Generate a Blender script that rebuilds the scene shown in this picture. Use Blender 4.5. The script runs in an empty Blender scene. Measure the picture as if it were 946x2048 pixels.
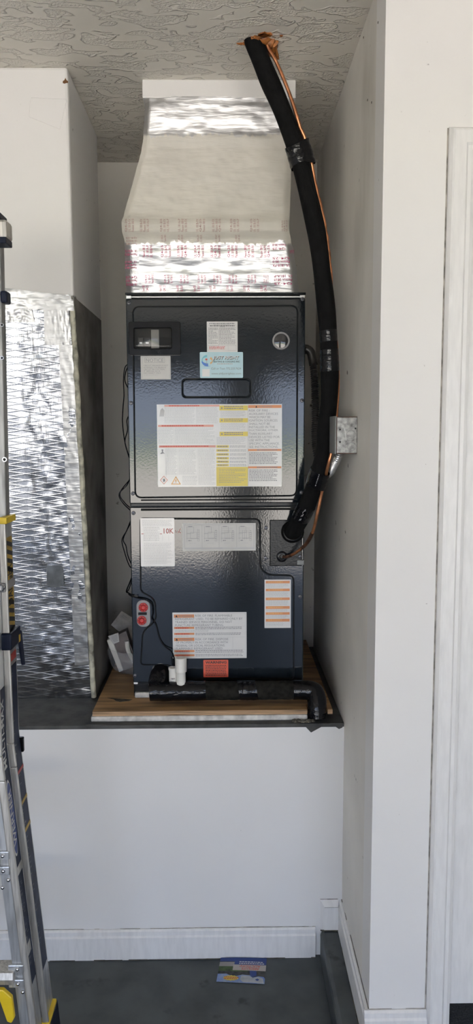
import bpy, bmesh, math, random
from mathutils import Vector, Matrix, noise
R = math.radians
random.seed(7)
S = bpy.context.scene
COL = S.collection

# ------------------------------------------------------------------ camera, sky, sun, exposure
FPX = 1500.0
CAM_Z = 1.622
cd = bpy.data.cameras.new('camera'); cam = bpy.data.objects.new('camera', cd); COL.objects.link(cam)
cd.sensor_fit = 'VERTICAL'; cd.sensor_height = 36.0; cd.lens = FPX / 2048 * 36.0
cd.clip_start = 0.05; cd.clip_end = 200
CM = Matrix.Rotation(R(-0.80), 4, 'Z') @ Matrix.Rotation(R(90 - 6.315), 4, 'X') @ Matrix.Rotation(R(-0.22), 4, 'Z')
cam.matrix_world = Matrix.Translation((0, 0, CAM_Z)) @ CM
S.camera = cam

W = bpy.data.worlds.new('daylight'); S.world = W; W.use_nodes = True
wn = W.node_tree.nodes; wl = W.node_tree.links
bg = wn['Background']; bg.inputs['Strength'].default_value = 1.0
tc = wn.new('ShaderNodeTexCoord'); sx = wn.new('ShaderNodeSeparateXYZ'); rp = wn.new('ShaderNodeValToRGB')
wl.new(tc.outputs['Generated'], sx.inputs[0]); wl.new(sx.outputs['Z'], rp.inputs[0]); wl.new(rp.outputs[0], bg.inputs[0])
rp.color_ramp.elements[0].color = (0.68, 0.79, 1.02, 1); rp.color_ramp.elements[0].position = 0.0
rp.color_ramp.elements[1].color = (0.34, 0.47, 0.80, 1); rp.color_ramp.elements[1].position = 0.8

sd = bpy.data.lights.new('sun', 'SUN'); sun = bpy.data.objects.new('sun', sd); COL.objects.link(sun)
sd.energy = 12.0; sd.angle = R(0.6); sd.color = (1.0, 0.93, 0.83)
sun.rotation_euler = (R(-28), R(6), 0); sun.location = (0, 6, 8)

S.view_settings.view_transform = 'Standard'; S.view_settings.look = 'None'
S.view_settings.exposure = 2.32; S.view_settings.gamma = 1.0
S.view_settings.use_curve_mapping = False

# ------------------------------------------------------------------ helpers
_r3 = CM.to_3x3()
def at(px, py, X=None, Y=None, Z=None):
    """point of the place seen at a pixel of the 946x2048 photograph, on the plane X, Y or Z"""
    d = _r3 @ Vector(((px - 473) / FPX, (1024 - py) / FPX, -1.0))
    o = Vector((0, 0, CAM_Z))
    if Y is not None: t = (Y - o.y) / d.y
    elif X is not None: t = (X - o.x) / d.x
    else: t = (Z - o.z) / d.z
    return o + d * t

class MB:
    def __init__(s): s.v = []; s.f = []
    def add(s, vs, fs):
        n = len(s.v); s.v += [tuple(v) for v in vs]; s.f += [tuple(i + n for i in f) for f in fs]; return s
    def box(s, x0, x1, y0, y1, z0, z1):
        vs = [(x0,y0,z0),(x1,y0,z0),(x1,y1,z0),(x0,y1,z0),(x0,y0,z1),(x1,y0,z1),(x1,y1,z1),(x0,y1,z1)]
        return s.add(vs, [(3,2,1,0),(4,5,6,7),(0,1,5,4),(1,2,6,5),(2,3,7,6),(3,0,4,7)])
    def hexa(s, vs):
        return s.add(vs, [(3,2,1,0),(4,5,6,7),(0,1,5,4),(1,2,6,5),(2,3,7,6),(3,0,4,7)])
    def prism_y(s, pts, y0, y1):          # pts (x,z) counter-clockwise seen from -Y
        n = len(pts)
        vs = [(x, y0, z) for x, z in pts] + [(x, y1, z) for x, z in pts]
        fs = [tuple(range(n)), tuple(range(2*n-1, n-1, -1))] + [(i, i+n, (i+1) % n + n, (i+1) % n) for i in range(n)]
        return s.add(vs, fs)
    def prism_x(s, pts, x0, x1):          # pts (y,z)
        n = len(pts)
        vs = [(x0, y, z) for y, z in pts] + [(x1, y, z) for y, z in pts]
        return s.add(vs, [tuple(range(n)), tuple(range(2*n-1, n-1, -1))] + [(i, i+n, (i+1) % n + n, (i+1) % n) for i in range(n)])
    def prism_z(s, pts, z0, z1):
        n = len(pts)
        vs = [(x, y, z0) for x, y in pts] + [(x, y, z1) for x, y in pts]
        return s.add(vs, [tuple(range(n-1, -1, -1)), tuple(range(n, 2*n))] + [(i, (i+1) % n, (i+1) % n + n, i+n) for i in range(n)])
    def tube(s, path, rad, seg=14, caps=True):
        n = len(path); up = None; n0 = len(s.v)
        for i, p in enumerate(path):
            p = Vector(p)
            t = (Vector(path[min(i+1, n-1)]) - Vector(path[max(i-1, 0)]))
            t = t.normalized() if t.length > 1e-9 else Vector((0, 0, 1))
            if up is None: up = t.orthogonal().normalized()
            up = (up - t * up.dot(t)); up = up.normalized() if up.length > 1e-6 else t.orthogonal().normalized()
            b = t.cross(up); r = rad(i / (n-1)) if callable(rad) else rad
            for k in range(seg):
                a = 2 * math.pi * k / seg
                rr = r
                s.v.append(tuple(p + (up * math.cos(a) + b * math.sin(a)) * rr))
        for i in range(n-1):
            for k in range(seg):
                a = n0 + i*seg + k; c = n0 + i*seg + (k+1) % seg
                s.f.append((a, c, c+seg, a+seg))
        if caps:
            s.f.append(tuple(n0 + k for k in range(seg-1, -1, -1)))
            s.f.append(tuple(n0 + (n-1)*seg + k for k in range(seg)))
        return s
    def disc_y(s, cx, y, cz, r, seg=24):  # flat disc facing -Y
        return s.add([(cx + r*math.cos(2*math.pi*k/seg), y, cz + r*math.sin(2*math.pi*k/seg)) for k in range(seg)], [tuple(range(seg))])
    def lathe(s, o, axis, prof, seg=28):  # prof: (distance along axis, radius)
        axis = Vector(axis).normalized(); u = axis.orthogonal().normalized(); w = axis.cross(u); n0 = len(s.v); o = Vector(o)
        for d, r in prof:
            for k in range(seg):
                a = 2*math.pi*k/seg
                s.v.append(tuple(o + axis*d + (u*math.cos(a) + w*math.sin(a))*max(r, 1e-5)))
        for i in range(len(prof)-1):
            for k in range(seg):
                a = n0 + i*seg + k; c = n0 + i*seg + (k+1) % seg
                s.f.append((a, c, c+seg, a+seg))
        return s
    def ring_y(s, pts_out, pts_in, y):
        n = len(pts_out)
        return s.add([(x, y, z) for x, z in pts_out] + [(x, y, z) for x, z in pts_in], [(i, (i+1) % n, (i+1) % n + n, i+n) for i in range(n)])
    def grid(s, nu, nv, fn):
        n0 = len(s.v)
        for j in range(nv+1):
            for i in range(nu+1): s.v.append(tuple(fn(i/nu, j/nv)))
        for j in range(nv):
            for i in range(nu):
                a = n0 + j*(nu+1) + i; s.f.append((a, a+1, a+nu+2, a+nu+1))
        return s
    def build(s, name, mat, parent=None, smooth=False, bevel=0, origin=None, fix=True):
        me = bpy.data.meshes.new(name)
        o3 = Vector(origin) if origin else Vector((0, 0, 0))
        me.from_pydata([tuple(Vector(v) - o3) for v in s.v] if origin else s.v, [], s.f)
        if fix:
            bm = bmesh.new(); bm.from_mesh(me); bmesh.ops.recalc_face_normals(bm, faces=bm.faces); bm.to_mesh(me); bm.free()
        me.materials.append(M[mat] if isinstance(mat, str) else mat)
        if smooth:
            me.polygons.foreach_set('use_smooth', [True]*len(me.polygons))
        o = bpy.data.objects.new(name, me); COL.objects.link(o)
        o.location = o3
        if parent: par(o, parent)
        if bevel:
            b = o.modifiers.new('bevel', 'BEVEL'); b.width = bevel; b.segments = 2; b.limit_method = 'ANGLE'; b.angle_limit = R(40)
        if smooth and bevel == 0:
            try:
                me.set_sharp_from_angle(angle=R(45))
            except Exception: pass
        return o

ABS = {}
def par(o, p):
    o.parent = p
    ABS[o.name] = Vector(o.location) if o.name not in ABS else ABS[o.name]
    base = Vector((0, 0, 0)); q = p
    base = WORLD.get(p.name, Vector((0, 0, 0)))
    o.matrix_parent_inverse = Matrix.Translation(-base)
    WORLD[o.name] = Vector(o.location)
WORLD = {}
def tag(o, label, cat, group=None):
    o['label'] = label; o['category'] = cat
    if group: o['group'] = group
    return o
def thing(name, loc, label, cat, group=None):
    o = bpy.data.objects.new(name, None); COL.objects.link(o); o.location = loc; o.empty_display_size = 0.05
    WORLD[o.name] = Vector(loc)
    return tag(o, label, cat, group)
def struct(o, label=None):
    o['kind'] = 'structure'
    if label: o['label'] = label
    return o
def dup(o, loc, parent):                       # one more piece sharing the same mesh
    c = o.copy(); COL.objects.link(c); c.parent = None; c.location = loc
    par(c, parent); c.location = loc
    return c
def cat_rom(pts, n=10):
    P = [Vector(p) for p in pts]; P = [P[0]*2 - P[1]] + P + [P[-1]*2 - P[-2]]; out = []
    for i in range(1, len(P)-2):
        a, b, c, d = P[i-1:i+3]
        for k in range(n):
            t = k/n
            out.append(0.5*((2*b) + (c-a)*t + (2*a-5*b+4*c-d)*t*t + (3*b-a-3*c+d)*t**3))
    out.append(P[-2]); return out
def rrect(x0, x1, z0, z1, r, n=6):
    pts = []
    for cx, cz, a0 in ((x1-r, z0+r, -90), (x1-r, z1-r, 0), (x0+r, z1-r, 90), (x0+r, z0+r, 180)):
        for k in range(n+1):
            a = R(a0 + 90*k/n); pts.append((cx + r*math.cos(a), cz + r*math.sin(a)))
    return pts
def round_poly(pts, r, n=5):                   # rounds the corners of a polygon given as (x,z[,radius])
    out = []; m = len(pts)
    for i in range(m):
        p = Vector(pts[i][:2]); a = Vector(pts[i-1][:2]); b = Vector(pts[(i+1) % m][:2])
        rr = pts[i][2] if len(pts[i]) > 2 else r
        u = (a-p); v = (b-p); rr = min(rr, u.length*0.49, v.length*0.49); u.normalize(); v.normalize()
        for k in range(n+1):
            t = k/n; out.append(tuple((p+u*rr)*(1-t)**2 + p*2*t*(1-t) + (p+v*rr)*t*t))
    return out

# text as mesh data
_tc = bpy.data.curves.new('text_source', 'FONT'); _tc.resolution_u = 2
_to = bpy.data.objects.new('text_source', _tc); COL.objects.link(_to)
_cache = {}
def text_geo(body, bold=0.0):
    if (body, bold) not in _cache:
        _tc.body = body; _tc.offset = bold
        e = _to.evaluated_get(bpy.context.evaluated_depsgraph_get()); me = e.to_mesh()
        vs = [(v.co.x, v.co.y) for v in me.vertices]; fs = [tuple(p.vertices) for p in me.polygons]; e.to_mesh_clear()
        x0 = min(v[0] for v in vs); x1 = max(v[0] for v in vs); y0 = min(v[1] for v in vs); y1 = max(v[1] for v in vs)
        _cache[(body, bold)] = ([((x-x0)/(x1-x0), (y-y0)/max(y1-y0, 1e-6)) for x, y in vs], fs)
    return _cache[(body, bold)]

# ------------------------------------------------------------------ materials
M = {}
def mat(name, col, rough=0.5, metal=0.0, nscale=8, namt=0.06, bump=0.0, bscale=200, spec=0.5, bdist=0.002, stretch=None, col2=None, trans=0.0, alpha=1.0, detail=4, coat=0):
    m = bpy.data.materials.new(name); m.use_nodes = True; nt = m.node_tree; b = nt.nodes['Principled BSDF']
    t = nt.nodes.new('ShaderNodeTexCoord'); mp = nt.nodes.new('ShaderNodeMapping'); nt.links.new(t.outputs['Object'], mp.inputs[0])
    if stretch: mp.inputs['Scale'].default_value = stretch
    nz = nt.nodes.new('ShaderNodeTexNoise'); nz.inputs['Scale'].default_value = nscale; nz.inputs['Detail'].default_value = detail
    nt.links.new(mp.outputs[0], nz.inputs['Vector'])
    cr = nt.nodes.new('ShaderNodeValToRGB'); nt.links.new(nz.outputs['Fac'], cr.inputs[0])
    c2 = col2 or tuple(c*(1-namt*2) for c in col); c1 = tuple(min(c*(1+namt), 1) for c in col)
    cr.color_ramp.elements[0].color = (*c2, 1); cr.color_ramp.elements[0].position = 0.3
    cr.color_ramp.elements[1].color = (*c1, 1); cr.color_ramp.elements[1].position = 0.62
    nt.links.new(cr.outputs[0], b.inputs['Base Color'])
    b.inputs['Roughness'].default_value = rough; b.inputs['Metallic'].default_value = metal
    b.inputs['Specular IOR Level'].default_value = spec
    b.inputs['Coat Weight'].default_value = coat; b.inputs['Coat Roughness'].default_value = 0.12
    if trans: b.inputs['Transmission Weight'].default_value = trans
    if alpha < 1: b.inputs['Alpha'].default_value = alpha
    if bump:
        n2 = nt.nodes.new('ShaderNodeTexNoise'); n2.inputs['Scale'].default_value = bscale; n2.inputs['Detail'].default_value = 2
        nt.links.new(mp.outputs[0], n2.inputs['Vector'])
        bp = nt.nodes.new('ShaderNodeBump'); bp.inputs['Strength'].default_value = bump; bp.inputs['Distance'].default_value = bdist
        nt.links.new(n2.outputs['Fac'], bp.inputs['Height']); nt.links.new(bp.outputs[0], b.inputs['Normal'])
    M[name] = m; return m
def nodes_of(name):
    nt = M[name].node_tree; return nt, nt.nodes, nt.links, nt.nodes['Principled BSDF']

mat('wall_paint', (0.80, 0.785, 0.76), 0.55, nscale=1.6, namt=0.02, bump=0.15, bscale=60)
mat('dusty_paint', (0.78, 0.75, 0.69), 0.6, nscale=3, namt=0.05, bump=0.15, bscale=60)
mat('back_paint', (0.82, 0.79, 0.72), 0.6, nscale=3, namt=0.03)
mat('trim_paint', (0.80, 0.79, 0.77), 0.35, nscale=14, namt=0.03, bump=0.12, bscale=30, stretch=(6, 6, 1))
mat('trim_side', (0.78, 0.77, 0.75), 0.4, nscale=14, namt=0.05)
mat('floor_paint', (0.060, 0.068, 0.068), 0.42, nscale=9, namt=0.18, bump=0.25, bscale=25)
mat('shelf_paint', (0.060, 0.060, 0.056), 0.6, nscale=22, namt=0.25, bump=0.4, bscale=60)
mat('concrete', (0.50, 0.48, 0.44), 0.8, nscale=2, namt=0.1)
mat('asphalt', (0.16, 0.22, 0.10), 0.9, nscale=2, namt=0.3)
mat('plywood', (0.42, 0.25, 0.115), 0.55, nscale=5, namt=0.25, stretch=(1, 9, 9), bump=0.1, bscale=40)
mat('ply_edge', (0.42, 0.27, 0.15), 0.7, nscale=8, namt=0.4, stretch=(1, 1, 60))
mat('foam_strip', (0.62, 0.60, 0.56), 0.7, nscale=30, namt=0.2)
mat('cabinet', (0.011, 0.015, 0.019), 0.09, nscale=20, namt=0.10, bump=0.5, bscale=190, bdist=0.00022, spec=0.6, detail=2)
mat('cabinet_dark', (0.010, 0.012, 0.014), 0.25, nscale=20, namt=0.1, bump=0.3, bscale=160, spec=0.25)
mat('black_gap', (0.004, 0.004, 0.004), 0.7)
mat('black_plastic', (0.007, 0.007, 0.008), 0.2, spec=0.22, nscale=30, namt=0.1)
mat('breaker', (0.02, 0.02, 0.02), 0.4)
mat('breaker_grey', (0.30, 0.29, 0.27), 0.5)
mat('black_foam', (0.006, 0.006, 0.006), 0.8, spec=0.15, nscale=60, namt=0.2, bump=0.3, bscale=300)
mat('foam_worn', (0.018, 0.017, 0.014), 0.9, spec=0.1, nscale=60, namt=0.3, bump=0.5, bscale=200)
mat('black_tape', (0.005, 0.005, 0.006), 0.13, spec=0.35, nscale=40, namt=0.1, bump=0.5, bscale=45, bdist=0.004, stretch=(1, 1, 2.5))
mat('print_grey', (0.42, 0.42, 0.42), 0.6)
mat('copper', (0.62, 0.27, 0.13), 0.32, metal=0.9, nscale=30, namt=0.25)
mat('copper_dull', (0.16, 0.08, 0.05), 0.4, metal=0.7, nscale=60, namt=0.3)
mat('spray_foam', (0.42, 0.15, 0.030), 0.5, nscale=35, namt=0.3, col2=(0.10, 0.035, 0.01), bump=0.6, bscale=60, bdist=0.006)
mat('galvanised', (0.40, 0.40, 0.385), 0.5, metal=0.6, nscale=70, namt=0.25, col2=(0.16, 0.16, 0.155))
mat('cover_grey', (0.21, 0.215, 0.21), 0.5, metal=0.5, nscale=20, namt=0.1)
mat('rust', (0.13, 0.05, 0.03), 0.8, nscale=60, namt=0.4)
mat('flex_metal', (0.55, 0.55, 0.54), 0.3, metal=0.9, nscale=30, namt=0.1)
mat('flex_dark', (0.05, 0.048, 0.045), 0.35, metal=0.6, nscale=30, namt=0.2)
mat('aluminium', (0.64, 0.65, 0.66), 0.36, metal=0.85, nscale=20, namt=0.12, stretch=(8, 8, 0.6))
mat('aluminium_dull', (0.34, 0.34, 0.33), 0.5, metal=0.5, nscale=12, namt=0.2, stretch=(6, 6, 0.8))
mat('aluminium_edge', (0.60, 0.58, 0.54), 0.42, metal=0.7, nscale=20, namt=0.15, stretch=(8, 8, 0.6))
mat('steel_rivet', (0.6, 0.6, 0.62), 0.2, metal=1.0)
mat('navy_label', (0.028, 0.038, 0.070), 0.5, spec=0.2, nscale=30, namt=0.25)
mat('navy_plastic', (0.008, 0.012, 0.028), 0.4, spec=0.2, nscale=30, namt=0.2)
mat('oval_blue', (0.03, 0.07, 0.30), 0.4)
mat('yellow_label', (0.50, 0.32, 0.05), 0.5, nscale=30, namt=0.15)
mat('yellow_plastic', (0.80, 0.56, 0.02), 0.4, nscale=20, namt=0.05)
mat('red_label', (0.45, 0.06, 0.05), 0.5)
mat('white_print', (0.75, 0.75, 0.73), 0.5)
mat('pvc', (0.80, 0.78, 0.72), 0.35, nscale=20, namt=0.04)
mat('label_white', (0.74, 0.73, 0.71), 0.16, nscale=20, namt=0.02, bump=0.4, bscale=190, bdist=0.00025, spec=0.5)
mat('label_grey', (0.56, 0.55, 0.52), 0.4, nscale=20, namt=0.02, bump=0.2, bscale=210, bdist=0.0008)
mat('label_blue', (0.44, 0.63, 0.68), 0.35, nscale=20, namt=0.03)
mat('label_red', (0.72, 0.10, 0.045), 0.45, nscale=20, namt=0.06)
mat('ink_black', (0.02, 0.02, 0.02), 0.5)
mat('ink_grey', (0.26, 0.26, 0.27), 0.5)
mat('ink_pale', (0.48, 0.48, 0.48), 0.5)
mat('ink_orange', (0.70, 0.27, 0.10), 0.4)
mat('ink_salmon', (0.68, 0.33, 0.26), 0.4)
mat('ink_yellow', (0.72, 0.58, 0.10), 0.4)
mat('ink_red', (0.60, 0.08, 0.06), 0.5)
mat('ink_magenta', (0.50, 0.03, 0.14), 0.5)
mat('ink_blue', (0.06, 0.20, 0.62), 0.4)
mat('ink_teal', (0.18, 0.52, 0.62), 0.4)
mat('ink_amber', (0.75, 0.42, 0.14), 0.4)
mat('marker_red', (0.45, 0.10, 0.08), 0.5)
mat('knob_red', (0.55, 0.03, 0.03), 0.4)
mat('grommet_grey', (0.32, 0.31, 0.31), 0.6)
mat('steel_screw', (0.10, 0.10, 0.11), 0.3, metal=0.7)
mat('clip_silver', (0.75, 0.75, 0.75), 0.35, metal=0.7)
mat('glass_dark', (0.03, 0.03, 0.03), 0.06, spec=0.6)
mat('clear_plastic', (0.02, 0.02, 0.02), 0.05, alpha=0.3, spec=0.9)
mat('bag_plastic', (0.75, 0.76, 0.78), 0.18, alpha=0.24, spec=1.0, bump=0.6, bscale=30, bdist=0.004)
mat('cardboard', (0.56, 0.53, 0.50), 0.7, nscale=30, namt=0.15)
mat('device_brown', (0.17, 0.14, 0.13), 0.55, nscale=30, namt=0.12)
mat('paper', (0.62, 0.61, 0.59), 0.7, nscale=10, namt=0.04)
mat('duct_grey', (0.24, 0.225, 0.20), 0.75, nscale=7, namt=0.25, bump=0.3, bscale=30)
mat('patch_metal', (0.10, 0.11, 0.12), 0.45, metal=0.6, nscale=20, namt=0.2, bump=0.3, bscale=60)
mat('glass_fibre', (0.50, 0.48, 0.38), 0.8, nscale=40, namt=0.3, bump=0.5, bscale=80)
mat('tape_foil', (0.52, 0.52, 0.515), 0.36, metal=0.9, nscale=20, namt=0.04, bump=0.30, bscale=40, bdist=0.003, stretch=(0.5, 1, 3))
mat('flyer_blue', (0.02, 0.05, 0.22), 0.35); mat('flyer_grey', (0.33, 0.30, 0.28), 0.4)
mat('flyer_green', (0.05, 0.09, 0.02), 0.4, nscale=60, namt=0.3); mat('flyer_dark', (0.04, 0.04, 0.035), 0.4, nscale=90, namt=0.4)
mat('flyer_sky', (0.13, 0.21, 0.46), 0.5, nscale=40, namt=0.2, col2=(0.34, 0.40, 0.48)); mat('flyer_cloud', (0.44, 0.45, 0.46), 0.4, nscale=60, namt=0.1)
mat('flyer_panel', (0.46, 0.42, 0.39), 0.5)
mat('flyer_yellow', (0.75, 0.58, 0.08), 0.4)
mat('nail_brown', (0.16, 0.07, 0.02), 0.7)
mat('grime_shade', (0.10, 0.09, 0.07), 0.8, nscale=40, namt=0.4)  # also colours the painted shade strips at the baseboard feet
mat('caulk_shade', (0.36, 0.33, 0.29), 0.8, nscale=40, namt=0.3)  # also colours the painted shade strip beside the door casing
mat('rubber_mat', (0.012, 0.012, 0.012), 0.6, nscale=300, namt=0.4, bump=0.8, bscale=220, bdist=0.003)

# grime and smudges on the painted faces inside the alcove
def add_smudge(name, dark, scale, lo, hi, stretch=(1, 1, 0.45)):
    nt, N, L, b = nodes_of(name)
    src = b.inputs['Base Color'].links[0].from_socket
    t = N.new('ShaderNodeTexCoord'); mp = N.new('ShaderNodeMapping'); mp.inputs['Scale'].default_value = stretch
    L.new(t.outputs['Object'], mp.inputs[0])
    nz = N.new('ShaderNodeTexNoise'); nz.inputs['Scale'].default_value = scale; nz.inputs['Detail'].default_value = 5
    L.new(mp.outputs[0], nz.inputs['Vector'])
    mr = N.new('ShaderNodeMapRange'); mr.inputs[1].default_value = lo; mr.inputs[2].default_value = hi; mr.interpolation_type = 'SMOOTHSTEP'
    L.new(nz.outputs['Fac'], mr.inputs[0])
    mx = N.new('ShaderNodeMixRGB'); mx.inputs[2].default_value = (*dark, 1)
    L.new(mr.outputs[0], mx.inputs[0]); L.new(src, mx.inputs[1]); L.new(mx.outputs[0], b.inputs['Base Color'])
add_smudge('dusty_paint', (0.44, 0.41, 0.34), 2.2, 0.56, 0.80)
add_smudge('dusty_paint', (0.16, 0.14, 0.11), 26, 0.70, 0.76, (1, 1, 1))
add_smudge('back_paint', (0.20, 0.17, 0.12), 26, 0.68, 0.76, (1, 1, 1))
add_smudge('wall_paint', (0.42, 0.40, 0.38), 45, 0.735, 0.77, (1, 1, 1))
add_smudge('floor_paint', (0.025, 0.025, 0.022), 11, 0.62, 0.72, (1, 1, 1))

# ceiling: flat islands of skip-trowel plaster with stippled tops
mat('ceiling_plaster', (0.86, 0.815, 0.72), 0.5, nscale=3, namt=0.03)
def _ceil():
    nt, N, L, b = nodes_of('ceiling_plaster')
    t = N.new('ShaderNodeTexCoord'); mp = N.new('ShaderNodeMapping'); mp.inputs['Scale'].default_value = (0.62, 1.25, 1)
    L.new(t.outputs['Object'], mp.inputs[0])
    a = N.new('ShaderNodeTexNoise'); a.inputs['Scale'].default_value = 21; a.inputs['Detail'].default_value = 1.2; a.inputs['Distortion'].default_value = 0.6
    L.new(mp.outputs[0], a.inputs['Vector'])
    isl = N.new('ShaderNodeMapRange'); isl.interpolation_type = 'SMOOTHSTEP'; isl.inputs[1].default_value = 0.485; isl.inputs[2].default_value = 0.515
    L.new(a.outputs['Fac'], isl.inputs[0])
    rim = N.new('ShaderNodeMapRange'); rim.interpolation_type = 'SMOOTHSTEP'; rim.inputs[1].default_value = 0.56; rim.inputs[2].default_value = 0.51
    L.new(a.outputs['Fac'], rim.inputs[0])
    st = N.new('ShaderNodeTexNoise'); st.inputs['Scale'].default_value = 150; st.inputs['Detail'].default_value = 2
    L.new(t.outputs['Object'], st.inputs['Vector'])
    sm = N.new('ShaderNodeMath'); sm.operation = 'MULTIPLY_ADD'; sm.inputs[1].default_value = 1.1; sm.inputs[2].default_value = 0.0
    L.new(st.outputs['Fac'], sm.inputs[0])
    ad = N.new('ShaderNodeMath'); ad.operation = 'MULTIPLY_ADD'; ad.inputs[1].default_value = 0.5; L.new(rim.outputs[0], ad.inputs[0]); L.new(sm.outputs[0], ad.inputs[2])
    h = N.new('ShaderNodeMath'); h.operation = 'MULTIPLY'; L.new(isl.outputs[0], h.inputs[0]); L.new(ad.outputs[0], h.inputs[1])
    bp = N.new('ShaderNodeBump'); bp.inputs['Strength'].default_value = 1.0; bp.inputs['Distance'].default_value = 0.0055
    L.new(h.outputs[0], bp.inputs['Height']); L.new(bp.outputs[0], b.inputs['Normal'])
_ceil()

# reinforced foil facing: crossing threads pressed into the foil
mat('scrim_foil', (0.52, 0.53, 0.55), 0.25, metal=1.0, nscale=7, namt=0.08)
def _scrim():
    nt, N, L, b = nodes_of('scrim_foil')
    t = N.new('ShaderNodeTexCoord'); outs = []
    for rot, sc, dist in ((0, 190, 0.3), (81, 52, 0.8), (99, 52, 0.8)):
        mp = N.new('ShaderNodeMapping'); mp.inputs['Rotation'].default_value = (0, R(rot), 0); L.new(t.outputs['Object'], mp.inputs[0])
        w = N.new('ShaderNodeTexWave'); w.bands_direction = 'X'; w.inputs['Scale'].default_value = sc/6.28*2; w.inputs['Distortion'].default_value = dist; w.inputs['Detail'].default_value = 1
        w.inputs['Detail Scale'].default_value = 0.4
        L.new(mp.outputs[0], w.inputs['Vector'])
        p = N.new('ShaderNodeMath'); p.operation = 'POWER'; p.inputs[1].default_value = 16; L.new(w.outputs['Fac'], p.inputs[0]); outs.append(p)
    m1 = N.new('ShaderNodeMath'); m1.operation = 'MULTIPLY_ADD'; m1.inputs[1].default_value = 0.3; L.new(outs[0].outputs[0], m1.inputs[0])
    m2 = N.new('ShaderNodeMath'); m2.operation = 'MAXIMUM'; L.new(outs[1].outputs[0], m2.inputs[0]); L.new(outs[2].outputs[0], m2.inputs[1])
    L.new(m2.outputs[0], m1.inputs[2])
    nz = N.new('ShaderNodeTexNoise'); nz.inputs['Scale'].default_value = 26; nz.inputs['Detail'].default_value = 3; L.new(t.outputs['Object'], nz.inputs['Vector'])
    m3 = N.new('ShaderNodeMath'); m3.operation = 'MULTIPLY_ADD'; m3.inputs[1].default_value = 0.8; L.new(nz.outputs['Fac'], m3.inputs[0]); L.new(m1.outputs[0], m3.inputs[2])
    bp = N.new('ShaderNodeBump'); bp.inputs['Strength'].default_value = 0.30; bp.inputs['Distance'].default_value = 0.0010
    L.new(m3.outputs[0], bp.inputs['Height']); L.new(bp.outputs[0], b.inputs['Normal'])
_scrim()

# plenum wrap: foil brushed over with wall paint in a wide band
mat('plenum_wrap', (0.62, 0.59, 0.52), 0.5, nscale=12, namt=0.04)
def _wrap(z_hi, z_lo):
    nt, N, L, b = nodes_of('plenum_wrap')
    t = N.new('ShaderNodeTexCoord'); mp = N.new('ShaderNodeMapping'); mp.inputs['Scale'].default_value = (1, 1, 0.10); L.new(t.outputs['Object'], mp.inputs[0])
    nz = N.new('ShaderNodeTexNoise'); nz.inputs['Scale'].default_value = 90; nz.inputs['Detail'].default_value = 3; L.new(mp.outputs[0], nz.inputs['Vector'])
    n2 = N.new('ShaderNodeTexNoise'); n2.inputs['Scale'].default_value = 9; L.new(t.outputs['Object'], n2.inputs['Vector'])
    s = N.new('ShaderNodeSeparateXYZ'); L.new(t.outputs['Object'], s.inputs[0])
    w = N.new('ShaderNodeMath'); w.operation = 'MULTIPLY_ADD'; w.inputs[1].default_value = 0.035; L.new(nz.outputs['Fac'], w.inputs[0]); L.new(s.outputs['Z'], w.inputs[2])
    w2 = N.new('ShaderNodeMath'); w2.operation = 'MULTIPLY_ADD'; w2.inputs[1].default_value = 0.03; L.new(n2.outputs['Fac'], w2.inputs[0]); L.new(w.outputs[0], w2.inputs[2])
    hi = N.new('ShaderNodeMapRange'); hi.inputs[1].default_value = z_hi + .033 + .0025; hi.inputs[2].default_value = z_hi + .033 - .0025; L.new(w2.outputs[0], hi.inputs[0])
    lo = N.new('ShaderNodeMapRange'); lo.inputs[1].default_value = z_lo + .033 - .0025; lo.inputs[2].default_value = z_lo + .033 + .0025; L.new(w2.outputs[0], lo.inputs[0])
    mm = N.new('ShaderNodeMath'); mm.operation = 'MULTIPLY'; L.new(hi.outputs[0], mm.inputs[0]); L.new(lo.outputs[0], mm.inputs[1])
    src = b.inputs['Base Color'].links[0].from_socket
    mx = N.new('ShaderNodeMixRGB'); mx.inputs[1].default_value = (0.52, 0.52, 0.52, 1); L.new(mm.outputs[0], mx.inputs[0]); L.new(src, mx.inputs[2]); L.new(mx.outputs[0], b.inputs['Base Color'])
    inv = N.new('ShaderNodeMath'); inv.operation = 'SUBTRACT'; inv.inputs[0].default_value = 1; L.new(mm.outputs[0], inv.inputs[1]); L.new(inv.outputs[0], b.inputs['Metallic'])
    rg = N.new('ShaderNodeMapRange'); rg.inputs[3].default_value = 0.38; rg.inputs[4].default_value = 0.45; L.new(mm.outputs[0], rg.inputs[0]); L.new(rg.outputs[0], b.inputs['Roughness'])
    mp2 = N.new('ShaderNodeMapping'); mp2.inputs['Scale'].default_value = (0.35, 1, 2.2); L.new(t.outputs['Object'], mp2.inputs[0])
    n3 = N.new('ShaderNodeTexNoise'); n3.inputs['Scale'].default_value = 70; n3.inputs['Detail'].default_value = 4; L.new(mp2.outputs[0], n3.inputs['Vector'])
    bp = N.new('ShaderNodeBump'); bp.inputs['Strength'].default_value = 0.35; bp.inputs['Distance'].default_value = 0.003
    L.new(n3.outputs['Fac'], bp.inputs['Height']); L.new(bp.outputs[0], b.inputs['Normal'])
_wrap(at(430, 272, Y=2.29).z, at(430, 486, Y=2.32).z)

# ------------------------------------------------------------------ the place: main dimensions
ZC = 2.619          # ceiling
YB = 2.95           # back wall of the alcove
YL = 2.158          # low wall and shelf front
ZS = 0.746          # shelf top
XR = 0.35           # right wall of the alcove
YD = 1.72           # wall with the door
CURB = 0.086

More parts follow.
